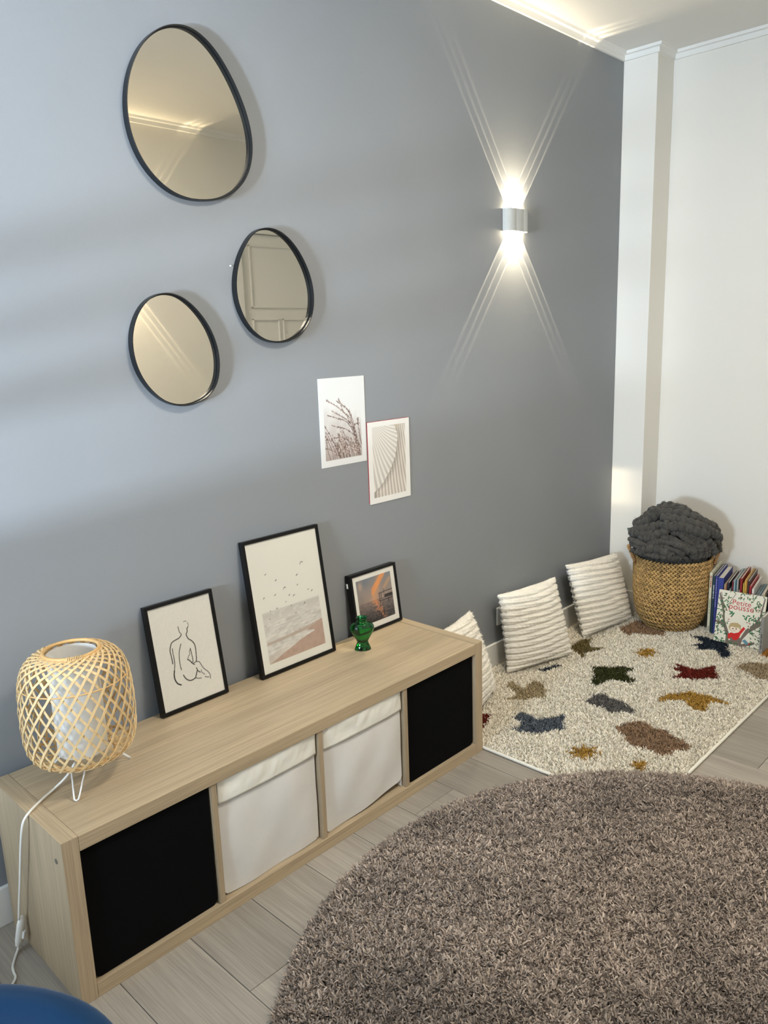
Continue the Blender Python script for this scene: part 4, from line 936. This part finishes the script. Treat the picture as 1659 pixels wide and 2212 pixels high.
MLAB = {'tan': 'tan', 'slate': 'slate blue', 'red': 'dark red', 'gold': 'mustard', 'brown': 'brown', 'grey': 'grey', 'green': 'dark green', 'navy': 'navy', 'olive': 'olive', 'tan2': 'sandy', 'orange': 'orange'}
for i, (nm, c, P) in enumerate(MOTIFS):
    idx = np.where(own == i)[0]
    if len(idx) == 0: continue
    o = link(nm, pile_mesh(idx, c), M['pile'], rug); o['label'] = MLAB[c]+' '+nm.split('_')[0]+' woven into the cream pile'

# ------------------------------------------------------------------ round shaggy rug
RC = np.array((.895, -1.473)); RR_ = .965
pts = [(RC[0]+(RR_-.012)*math.cos(a), max(YB+.02, RC[1]+(RR_-.012)*math.sin(a))) for a in np.linspace(0, 2*PI, 97)[:-1]]
rr = MB().prism(pts, .0040, .009).build('shaggy_rug', M['rug_back'], None)
prop(rr, 'large round taupe shaggy rug covering the laminate floor in front of the shelf', 'rug')
NT = 360000
a = RNG.random(NT)*2*PI; rad = np.sqrt(RNG.random(NT))*RR_
px = RC[0]+rad*np.cos(a); py = RC[1]+rad*np.sin(a); k = py > YB+.03; px, py, rad, a = px[k], py[k], rad[k], a[k]; n = len(px)
# yarns bunch together
px = px+(vn(px*55, py*55)-.5)*.010; py = py+(vn(px*55+40, py*55+17)-.5)*.010
big = vn(px*4.2+3, py*4.2+9)*.6+vn(px*9+30, py*9+4)*.4
ldir = RNG.random(n)*2*PI
edge = np.clip((rad-(RR_-.05))/.05, 0, 1)
ldir = np.where(RNG.random(n) < edge*.6, a+(RNG.random(n)-.5)*1.4, ldir)
clump = vn(px*95+11, py*95+5)*.6+vn(px*170+3, py*170+50)*.4
c = np.array(lin('ac9d90'))[None]*(.52+.78*RNG.random(n))[:, None]*(.72+.46*np.clip((big-.25)*2, 0, 1))[:, None]  # tint carries painted shade: patches for pile lay, random yarns for dark gaps
hg = (.009+.006*RNG.random(n)+.020*clump)*(1-.35*edge)
me = tufts(np.stack([px, py, np.full(n, .006)], 1), hg, .0034+.0020*RNG.random(n), ldir, .2+.6*RNG.random(n), c)
o = link('shag_pile', me, M['shag'], rr); o['kind'] = 'stuff'

# ------------------------------------------------------------------ ribbed plush cushions
def cushion(corners, thick, nrib, label, seed, wav):
    """corners: BL, BR, TR, TL of the middle surface, front faces the room"""
    BL, BR, TR, TL = [np.array(c, float) for c in corners]
    rg = np.random.default_rng(seed); ph = rg.random(8)*6
    nu, nv = 56, 150
    nrm = np.cross(BR-BL, TL-BL); nrm /= np.linalg.norm(nrm)
    def pt(u, v, s):
        # pinched sides between pointed corners
        pu = u*(1-.075*(1-(2*v-1)**4)); vv = (2*v-1)*(1-.035*(1-u**2)); vv = (vv+1)/2; uu = (pu+1)/2
        base = (BL*(1-uu)+BR*uu)*(1-vv)+(TL*(1-uu)+TR*uu)*vv
        eu = max(0, 1-abs(u)**2.6); ev = max(0, 1-abs(2*v-1)**2.6)
        t = thick*(eu**.45)*(ev**.45)
        w = v+wav*math.sin(2.2*u+ph[0])*.012+.012*math.sin(3*u+ph[1]+5*v)*math.sin(PI*v)+.005*math.sin(6*u+ph[6])*math.sin(PI*v)
        rb = abs(math.sin(PI*nrib*w))**.4
        bump = (.0150*rb-.010)*(.35+.65*eu**.3)*(.5+.5*ev**.2)
        nz_ = .0030*math.sin(31*u+17*v*7+ph[2])*math.sin(23*u-40*v+ph[3])+.0014*math.sin(67*u+ph[4])*math.sin(90*v+ph[5])
        edge = rb*.010*(abs(u)**8)
        p = base+nrm*s*(t+bump+nz_)+ (BR-BL)/np.linalg.norm(BR-BL)*np.sign(u)*edge
        return p
    V = []; F = []
    for s in (1, -1):
        o_ = len(V)
        for j in range(nv+1):
            for i in range(nu+1): V.append(pt(-1+2*i/nu, j/nv, s))
        for j in range(nv):
            for i in range(nu):
                a_ = o_+j*(nu+1)+i; q = (a_, a_+1, a_+nu+2, a_+nu+1)
                F.append(q if s > 0 else q[::-1])
    # close the seam between front and back
    off = (nu+1)*(nv+1)
    ring = [i for i in range(nu+1)]+[j*(nu+1)+nu for j in range(1, nv+1)]+[nv*(nu+1)+i for i in range(nu-1, -1, -1)]+[j*(nu+1) for j in range(nv-1, 0, -1)]
    for a_, b_ in zip(ring, ring[1:]+ring[:1]): F.append((b_, a_, a_+off, b_+off))
    ctr = (BL+BR)/2
    V = np.array(V); zmin = V[:, 2].min()
    r = empty('cushion', (ctr[0], ctr[1], .014), label=label, cat='cushion', group='ivory cushions along the grey wall')
    V = V-np.array((ctr[0], ctr[1], zmin))
    V[:, 1] = np.minimum(V[:, 1], WY-.006-ctr[1])
    zz = V[:, 2] < .092; V[zz, 1] = np.minimum(V[zz, 1], WY-.019-ctr[1])
    cv = MB().add(V, F).build('plush_cover', M['plush'], r, smooth=True)
    # fuzz standing off the ribs
    Vn = V[:off]; n_ = 9000
    ii = rg.integers(0, off, n_); pos = Vn[ii]+ (rg.random((n_, 3))-.5)*.006
    d = rg.normal(size=(n_, 3)); d /= np.linalg.norm(d, axis=1)[:, None]; d = d*.8+nrm*.8
    d *= (.003+.002*rg.random(n_))[:, None]; sd = np.cross(d, rg.normal(size=(n_, 3))); sd = sd/np.linalg.norm(sd, axis=1)[:, None]*.0008
    VV = np.stack([pos-sd, pos+sd, pos+d], 1).reshape(-1, 3); VV[:, 1] = np.minimum(VV[:, 1], WY-.003-ctr[1])
    zz = VV[:, 2] < .092; VV[zz, 1] = np.minimum(VV[zz, 1], WY-.016-ctr[1])
    VV[:, 2] = np.maximum(VV[:, 2], .0)
    o = link('plush_fur', mesh_np(VV, np.arange(n_*3).reshape(-1, 3)), M['plush'], r); o['kind'] = 'stuff'
    return r
cushion([(1.535, -.265, .02), (1.872, -.150, .02), (1.835, -.056, .345), (1.53, -.12, .345)], .052, 12, 'ivory ribbed plush cushion half hidden behind the end of the oak shelf', 1, -1)
cushion([(2.035, -.108, .02), (2.385, -.205, .02), (2.462, -.060, .335), (2.048, -.050, .358)], .060, 13, 'ivory ribbed plush cushion in the middle of the three, beside the wall socket', 2, 1)
cushion([(2.590, -.150, .02), (2.965, -.195, .02), (3.045, -.060, .322), (2.590, -.050, .362)], .060, 12, 'ivory ribbed plush cushion nearest the woven basket', 3, 1.4)

# ------------------------------------------------------------------ woven basket
BC = (3.03, -.37); 
bk = empty('woven_basket', (BC[0], BC[1], .012), label='round basket braided from tan water hyacinth standing in the corner', cat='basket')
def br(z): return float(np.interp(z, [0, .02, .05, .10, .18, .28, .35], [.118, .136, .153, .169, .178, .180, .181]))
prof = [(.0, .002), (.113, .002)]+[(br(z)-.010, z+.004) for z in np.linspace(0, .335, 12)]+[(br(.335)-.016, .338)]+[(br(z)-.018, z+.006) for z in np.linspace(.33, .01, 8)]+[(0, .012)]
MB().lathe(prof, 48, caps=False).build('basket_lining', pbr('basket_core', '4f3820', .8, bump=(200, .4, .002)), bk, smooth=True)
# one stitch: a plump pointed lobe
def lobe(nl=6, ns=6):
    V = [(-1, 0, 0)]; F = []
    for i in range(1, nl):
        t = -1+2*i/nl; r_ = (1-abs(t)**2.2)**.62
        for k in range(ns): V.append((t, math.cos(2*PI*k/ns)*r_, math.sin(2*PI*k/ns)*r_))
    V.append((1, 0, 0)); e = len(V)-1
    for k in range(ns): F += [(0, 1+(k+1) % ns, 1+k), (e, e-ns+k, e-ns+(k+1) % ns)]
    for i in range(nl-2):
        for k in range(ns):
            a_ = 1+i*ns+k; b_ = 1+i*ns+(k+1) % ns; F += [(a_, b_, b_+ns), (a_, b_+ns, a_+ns)]
    return np.array(V), np.array(F)
LV, LF = lobe()
def braid_row(z, dz, name='braid_row', r_add=0):
    rg = np.random.default_rng(int(z*1e4)+3); r0 = br(z)+r_add; n_ = int(round(2*PI*r0/.0195)); Vs = []; Fs = []; Cs = []
    slope = (br(min(.35, z+.01))-br(max(0, z-.01)))/.02
    for k in range(n_):
        for s in (1, -1):
            a_ = 2*PI*(k+.25*s)/n_+(z*31)
            L_ = .0132*(.9+.25*rg.random()); wd = dz*.27*(.9+.25*rg.random()); th = .0066
            ca, sa = math.cos(.58*s), math.sin(.58*s)
            loc = LV*np.array([L_, th, wd])
            tx = loc[:, 0]*ca-loc[:, 2]*sa; tz = loc[:, 0]*sa+loc[:, 2]*ca
            rr2 = r0-.004+loc[:, 1]+slope*tz+.0012*rg.random(); aa = a_+tx/r0
            Vs.append(np.stack([rr2*np.cos(aa), rr2*np.sin(aa), z+s*dz*.22+tz], 1)); Fs.append(LF+len(LV)*(len(Vs)-1))
            c = np.array(lin('b6935f'))*(.62+.62*rg.random())*np.array([1, .98+.05*rg.random(), .9+.15*rg.random()])
            Cs.append(np.tile(np.r_[c, 1], (len(LV), 1)))
    me = mesh_np(np.concatenate(Vs), np.concatenate(Fs), name)
    at = me.color_attributes.new('tint', 'FLOAT_COLOR', 'POINT'); at.data.foreach_set('color', np.concatenate(Cs).astype(np.float32).ravel())
    return link(name, me, M['hyacinth'], bk, smooth=True)
NR = 17
for i in range(NR): braid_row(.010+i*.333/(NR-1), .0205)
for ph0 in (123, -57):   # raffia-wrapped loop handles
    a0 = math.radians(ph0); P = []
    for t in np.linspace(0, PI, 15):
        aa = a0+.26*math.cos(t); P.append(Vector(((br(.33)+.004+.022*math.sin(t))*math.cos(aa), (br(.33)+.004+.022*math.sin(t))*math.sin(aa), .318+.070*math.sin(t))))
    hb = MB().tube(P, .0075, 8); hd = hb.build('handle', pbr('raffia_wrap', '8a5f36', .7, bump=(400, .5, .002)), bk, smooth=True)
    wm = MB()
    for i in range(1, len(P)-1):
        for q in (P[i], (P[i]+P[i+1])/2):
            tg = (P[i+1]-P[i-1]).normalized(); s1 = tg.cross(Vector((0, 0, 1))).normalized(); s2 = tg.cross(s1)
            wm.tube([q+(s1*math.cos(u)+s2*math.sin(u))*.0080 for u in np.linspace(0, 2*PI, 9)[:-1]], .0016, 5, closed=True)
    wm.build('handle_wrapping', M['bamboo_d'], hd, smooth=True)

# ------------------------------------------------------------------ chunky blanket heaped in the basket
def blanket():
    r = empty('chunky_blanket', (BC[0], BC[1], .30), label='charcoal faux fur blanket with puffy ribs heaped in the woven basket', cat='blanket')
    O = np.array((BC[0], BC[1], .30)); c0 = np.array([3.03, -.36, .40])-O; rad = np.array([.174, .174, .182])
    mb = MB()
    n1, n2 = 40, 24
    V = []
    for j in range(n2+1):
        th = PI*j/n2
        for i in range(n1):
            p_ = 2*PI*i/n1; d_ = np.array([math.sin(th)*math.cos(p_), math.sin(th)*math.sin(p_), math.cos(th)])
            k_ = 1-.03*math.sin(5*p_+3*th)-.03*math.sin(3*p_-4*th)
            q = c0+rad*d_*k_
            if q[2] < .045: 
                f = .158/max(1e-6, math.hypot(q[0], q[1])); 
                if f < 1: q[0] *= f; q[1] *= f
            V.append(q)
    F = [(j*n1+i, (j+1)*n1+i, (j+1)*n1+(i+1) % n1, j*n1+(i+1) % n1) for j in range(n2) for i in range(n1)]
    mb.add(V, F)
    rg = np.random.default_rng(5)
    lift = [.012, .016, .010, .004, .002, .002, .004, .002, 0, .007, .001, -.002, -.006, -.003, 0, -.004, .002, .004, .004, .006, .003, -.004, 0, -.010, -.006, -.008]
    allr = []
    for (r_, P), lf in zip(RIBS, lift):
        P = [np.array(q)-O for q in P]; allr.append((r_, [q+(q-c0)/np.linalg.norm(q-c0)*lf for q in P]))
    # the ribs go on over the side turned to the corner
    for k in range(11):
        el = -.15+k*.15
        P = []
        for a_ in np.linspace(math.radians(-62), math.radians(118), 14):
            d_ = np.array([math.cos(el)*math.cos(a_), math.cos(el)*math.sin(a_), math.sin(el)]); P.append(c0+rad*d_*1.01+np.array((0, 0, .008*math.sin(4*a_+k))))
        allr.append((.016, P))
    for k in range(6):   # and down to the rim at the front
        pass
    for r_, P in allr:
        Q = spline(P, 9); L_ = np.r_[0, np.cumsum([np.linalg.norm(Q[i+1]-Q[i]) for i in range(len(Q)-1)])]
        puff = r_ > .0145; ph = rg.random()*6
        rs = [r_*1.12*((.72+.50*abs(math.sin(PI*l/.033+ph))**.6) if puff else (.95+.16*math.sin(l*60+ph))) for l in L_]
        for e in range(3): rs[e] *= (.55, .8, .93)[e]; rs[-1-e] *= (.55, .8, .93)[e]
        Q = [q+np.array((rg.normal()*.0010, rg.normal()*.0010, rg.normal()*.0010)) for q in Q]
        mb.tube(Q, rs, 12)
    V = np.array([tuple(v) for v in mb.V])
    # stay clear of the walls, settle inside the rim
    V[:, 0] = np.minimum(V[:, 0], XR-.009-O[0])
    mm = (V[:, 1] > -.172-O[1]) & (V[:, 0] > 3.09-O[0]); V[mm, 0] = 3.09-O[0]
    low = V[:, 2] < .092; rr2 = np.hypot(V[:, 0], V[:, 1]); f = np.minimum(1, .166/np.maximum(rr2, 1e-6)); V[low, 0] *= f[low]; V[low, 1] *= f[low]
    mb.V = [tuple(v) for v in V]
    mb.build('fur_body', M['knit'], r, smooth=True)
    # short nap
    n_ = 16000; V0 = V; ii = rg.integers(0, len(V0), n_); pos = V0[ii]+(rg.random((n_, 3))-.5)*.006
    d = (pos-c0); d /= np.linalg.norm(d, axis=1)[:, None]; d = d*.7+rg.normal(size=(n_, 3))*.5; d *= (.004+.003*rg.random(n_))[:, None]
    sd = np.cross(d, rg.normal(size=(n_, 3))); sd = sd/np.linalg.norm(sd, axis=1)[:, None]*.0009
    VV = np.stack([pos-sd, pos+sd, pos+d], 1).reshape(-1, 3); VV[:, 0] = np.minimum(VV[:, 0], XR-.005-O[0])
    o = link('nap', mesh_np(VV, np.arange(n_*3).reshape(-1, 3)), M['knit'], r); o['kind'] = 'stuff'
    # fold of dark lining and the care label that poke out through the handle
    a0 = math.radians(126); q = Vector((.190*math.cos(a0), .190*math.sin(a0), .046))
    tl = MB(); ex = Vector((-math.sin(a0), math.cos(a0), 0)); no = Vector((math.cos(a0), math.sin(a0), 0))
    Vt = [q-ex*.016+no*.004, q+ex*.014+no*.006, q+ex*.020+no*.012+Vector((0, 0, -.024)), q+ex*.002+no*.013+Vector((0, 0, -.034)), q-ex*.018+no*.010+Vector((0, 0, -.022))]
    tl.add([tuple(v) for v in Vt]+[tuple(v+no*.0015) for v in Vt], [(0, 1, 2, 3, 4), (9, 8, 7, 6, 5)]+[(i, (i+1) % 5, (i+1) % 5+5, i+5) for i in range(5)])
    t_ = tl.build('care_label', M['lamp_white'], r); t_['label'] = 'white care label'
blanket()
G0, G1, GW = Vector((2.975, -.224, .30)), Vector((2.985, -.152, .4725)), Vector((.09, -.05, 0))
gn = (G1-G0).cross(GW).normalized()*.0022
gq = [G0, G0+GW, G1+GW, G1]
gc = MB().add([tuple(v-G0) for v in gq]+[tuple(v-G0+gn) for v in gq], [(0, 1, 2, 3), (7, 6, 5, 4), (0, 4, 5, 1), (1, 5, 6, 2), (2, 6, 7, 3), (3, 7, 4, 0)]).build('green_folder', pbr('sage_card', '66766a', .7, bump=(200, .1, .0005)), None, loc=G0)
prop(gc, 'sage green card folder standing in the basket, its corner peeking out behind the blanket', 'folder')

# ------------------------------------------------------------------ books
def text(name, body, size, mat, parent, loc, rot, align='CENTER', sx=1.0):
    cu = bpy.data.curves.new(name, 'FONT'); cu.body = body; cu.size = size; cu.align_x = align; cu.align_y = 'CENTER'; cu.extrude = .00012; cu.space_character = 1.03; cu.space_line = .82
    tmp = bpy.data.objects.new(name, cu); COL.objects.link(tmp)
    dg = bpy.context.evaluated_depsgraph_get(); me = bpy.data.meshes.new_from_object(tmp.evaluated_get(dg)); bpy.data.objects.remove(tmp, do_unlink=True)
    me.materials.clear()
    o = link(name, me, mat, parent, loc=loc, rot=rot); o.scale = (sx, 1, 1); return o
YAW = math.radians(10)
cov_cache = {}
def covmat(c):
    if c not in cov_cache: cov_cache[c] = pbr('cover_'+c, c, .45, bump=(250, .08, .0004), vary=((20, 20, 20), .06))
    return cov_cache[c]
def book(yl, yr, h, color, label, depth=.225, xs=3.005, zb=.0175, lean=0, yaw=YAW):
    t = abs(yr-yl)*.985-.0004; ymid = (yl+yr)/2
    r = empty('picture_book', (xs, ymid, zb), (lean, 0, yaw), label=label, cat='book', group='picture books standing beside the basket')
    c = min(.0022, t*.22)
    m = covmat(color)
    H = h-zb
    MB().box(0, c, -t/2, t/2, 0, H).box(c, depth, -t/2, -t/2+c, 0, H).box(c, depth, t/2-c, t/2, 0, H).build('cover', m, r, bevel=min(.0006, t*.1))
    MB().box(c, depth-.004, -t/2+c, t/2-c, .003, H-.003).build('pages', M['page'], r)
    return r, t, H
B = [(-.5585, -.5705, .311, 'd9d6bd', 'tall cream spined book, first in the row next to the basket', .232),
     (-.5740, -.5845, .298, '1d3a48', 'tall dark teal book second from the basket', .228),
     (-.5860, -.5960, .301, '393f86', 'tall violet blue book third from the basket', .226),
     (-.5975, -.6230, .294, '2f3d8c', 'thickest book, royal blue, in the row beside the basket', .215),
     (-.6250, -.6325, .265, 'b59d7c', 'thin tan spined book right after the thick royal blue one', .21),
     (-.6335, -.6375, .270, 'a5613c', 'very thin orange brown book between tan and black-blue spines', .21),
     (-.6385, -.6490, .276, '1b1f2c', 'black-blue book after the thin orange brown one', .222),
     (-.6500, -.6545, .246, 'd4dadb', 'short thin white book in front of the dark teal spine', .18),
     (-.6555, -.6605, .255, '1f4f50', 'short thin green-teal book before the wine red spine', .19),
     (-.6615, -.6680, .288, '6d1a20', 'thin wine red book beside pale blue spines', .215),
     (-.6690, -.6760, .296, '8fa6ad', 'pale blue spined book after the wine red one', .215),
     (-.6770, -.6820, .297, '35606f', 'thin petrol blue book squeezed between pale blue and grey spines', .215),
     (-.6830, -.6895, .300, 'a2a39f', 'plain grey spined book before the bright red one', .215),
     (-.6910, -.6950, .250, 'e4dfd8', 'short thin off-white book just before the bright red one', .18),
     (-.6965, -.7065, .309, '8a1a1c', 'tall bright red book in the middle of the row', .218),
     (-.7110, -.7150, .289, 'd8bd58', 'thin lemon yellow book, lower than the yellow spine next to it', .20),
     (-.7175, -.7225, .305, 'dfb54c', 'tall warm yellow book after the lemon one', .218),
     (-.7235, -.7280, .304, 'b98636', 'tall mustard book touching the warm yellow one', .218),
     (-.7290, -.7370, .303, '3a231c', 'tall dark brown book after the mustard one', .222),
     (-.7385, -.7465, .281, 'a3242f', 'crimson book between the dark brown and the white spine', .215),
     (-.7485, -.7575, .267, 'ded9d2', 'white spined book with small print after the crimson one', .23),
     (-.7600, -.7640, .232, '3a5f7c', 'thin steel blue booklet after the white spined book', .21),
     (-.7655, -.7700, .236, '5d8795', 'thin greyish blue booklet next to the steel blue one', .21),
     (-.7715, -.7755, .238, '2d5365', 'thin ink blue booklet, third after the white spined book', .21),
     (-.7770, -.7815, .240, '7fa3ac', 'thin light teal booklet before the beige book', .21),
     (-.7830, -.7940, .238, '3f6478', 'slate blue book right before the beige one', .21),
     (-.7960, -.8060, .258, 'bdb09a', 'beige spined book near the edge of the photograph', .22),
     (-.8080, -.8110, .254, '8c7a4c', 'thin olive brown book between beige and black spines', .22),
     (-.8125, -.8220, .262, '131313', 'black spined book at the end of the visible row', .22),
     (-.8240, -.8330, .270, '7c2a2a', 'brick red book past the black one, cut by the photo edge', .22)]
objs = []
for yl, yr, h, c, lab, dp in B:
    r, t, H = book(yl, yr, h, c, lab, dp, xs=3.013 if h > .28 else 3.018)
    objs.append((r, t, H))
red_i = pbr('red_ink', 'a03a2a', .6, bump=(200, .05, .0002)); green_i = pbr('green_ink', '4d7a3c', .6, bump=(200, .05, .0002)); white_i = pbr('white_ink', 'cfd8dc', .6, bump=(200, .05, .0002)); lil_i = pbr('lilac_ink', '8f90c8', .6, bump=(200, .05, .0002))
SR = (PI/2, -PI/2, -PI/2)
# spine lettering runs up the spine: text x axis -> +z, text up -> +y (towards the grey wall)
def spine_text(bk_, body, size, mat, zc, sx=1.0):
    o = text('spine_title', body, size, mat, bk_[0], (-.0003, 0, zc), (0, 0, 0), sx=sx)
    # columns: text x -> +z, text y -> +y, normal -> -x
    o.rotation_euler = Matrix(((0, 0, -1), (0, 1, 0), (1, 0, 0))).to_euler()
spine_text(objs[0], 'LE FIL INVISIBLE', .0105, green_i, .128, 1.0)
def ink_dashes(bk_, mat, z0_, z1_, w_, seed):
    rg = random.Random(seed); mb = MB(); z_ = z0_
    while z_ < z1_:
        l_ = rg.uniform(.0025, .0045); mb.box(-.0005, .0001, -w_/2, w_/2*rg.uniform(.4, 1), z_, z_+l_); z_ += l_+rg.choice((.0012, .0012, .004))
    mb.build('spine_lettering', mat, bk_[0])
ink_dashes(objs[0], red_i, .222, .278, .0060, 1); ink_dashes(objs[0], pbr('black_ink', '33322c', .6, bump=(200, .05, .0002)), .008, .03, .004, 2)
ink_dashes(objs[1], white_i, .17, .235, .0045, 3); ink_dashes(objs[2], lil_i, .13, .262, .0050, 4); ink_dashes(objs[20], red_i, .20, .23, .0025, 6)
# the cover that faces the room
th = math.radians(11)
pb = empty('picture_book', (2.936, -.7245, .0175), (0, 0, 0), label='picture book with red title Petite pousse and leafy tree, propped against the row', cat='book', group='picture books standing beside the basket')
# local x across the cover (towards -y of the room), local z up, front faces -x and slightly up
exx = Vector((.055, -1, 0)).normalized(); ezz = (Vector((.20, 0, 1))).normalized(); ezz = (ezz-exx*ezz.dot(exx)).normalized(); eyy = ezz.cross(exx)
pb.rotation_euler = Matrix((exx, eyy, ezz)).transposed().to_euler()
CW, CH = .204, .238
COVR = COV
MB().box(-CW/2, CW/2, .0007, .0022, 0, CH).box(-CW/2, CW/2, .0095, .0112, 0, CH).box(-CW/2, -CW/2+.0015, .0022, .0095, 0, CH).build('cover', covmat('e4e1d2'), pb)
MB().box(-CW/2+.002, CW/2-.003, .0023, .0094, .003, CH-.003).build('pages', M['page'], pb)
A = Art(CW, CH, 190); paint_cover(A); A.build('cover_picture', pb, y=.0003)
ti = pbr('title_red', 'b8383a', .6, bump=(200, .05, .0002))
def cover_text(body, u, v, size):
    o = text('cover_title', body, size, ti, pb, ((u-.5)*CW, -.0001, v*CH), (PI/2, 0, 0))
cover_text('Petite', .505, .800, .034); cover_text('pousse', .508, .715, .038)
gb, t_, H_ = book(-.832, -.846, .185, '8e8e8a', 'short grey spined book in front of the row at the photo edge', .15, xs=2.905, yaw=math.radians(3))
ink_dashes((gb,), pbr('dark_ink', '2c2c2c', .6, bump=(200, .05, .0002)), .02, .09, .004, 9)

# ------------------------------------------------------------------ blue velvet chair at the lower edge of the photograph
def chair():
    dw = Vector((.69, -.724, 0)).normalized(); dn = Vector((-.724, -.69, 0)).normalized()
    ang = math.atan2(dw.y, dw.x)
    r = empty('velvet_chair', (CHX, CHY, 0), (0, 0, ang), label='deep blue velvet chair with rounded back, near the lower edge of the photo', cat='chair')
    # local x: across the back; local -y: towards the sitter's knees
    def pad(name, hw, hh, ht, e, z, y, curve=0, lean=0):
        V = []; n1, n2 = 64, 20
        for j in range(n2+1):
            ph = -PI/2+PI*j/n2
            cp_, sp_ = abs(math.cos(ph))**.55, math.copysign(abs(math.sin(ph))**.8, math.sin(ph))
            for i in range(n1):
                a_ = 2*PI*i/n1
                x_ = math.copysign(abs(math.cos(a_))**e, math.cos(a_))*hw*cp_; z_ = math.copysign(abs(math.sin(a_))**e, math.sin(a_))*hh*cp_
                V.append((x_, ht*sp_-curve*(x_/hw)**2, z_))
        F = [(j*n1+i, j*n1+(i+1) % n1, (j+1)*n1+(i+1) % n1, (j+1)*n1+i) for j in range(n2) for i in range(n1)]
        mb = MB().add(V, F); return mb
    bkp = pad('b', .225, .19, .042, .42, 0, 0, curve=.05).build('backrest', M['velvet'], r, smooth=True, loc=(0, 0, .578), rot=(math.radians(-8), 0, 0))
    P = []
    for a_ in np.linspace(0, 2*PI, 65)[:-1]:
        x_ = math.copysign(abs(math.cos(a_))**.55, math.cos(a_))*.205; z_ = math.copysign(abs(math.sin(a_))**.55, math.sin(a_))*.170
        P.append((x_, -.034-.05*(x_/.225)**2, z_))
    MB().tube(P, .0035, 6, closed=True).build('piping', M['velvet'], bkp, smooth=True)
    st = pad('s', .235, .225, .05, .6, 0, 0).build('seat', M['velvet'], r, smooth=True, loc=(0, -.245, .43), rot=(PI/2, 0, 0))
    for sx in (-1, 1):
        for fy in (-.40, -.07):
            MB().tube([(sx*.15, fy*.85-.03, .395), (sx*.20, fy*1.08, .0)], [.014, .009], 10).build('leg', M['chair_metal'], r, smooth=True)
    for sx in (-1, 1): MB().tube([(sx*.12, -.05, .42), (sx*.12, .03, .50), (sx*.12, .02, .58)], .011, 8).build('back_bracket', M['chair_metal'], r, smooth=True)
CHX, CHY = -.414, -1.096
chair()
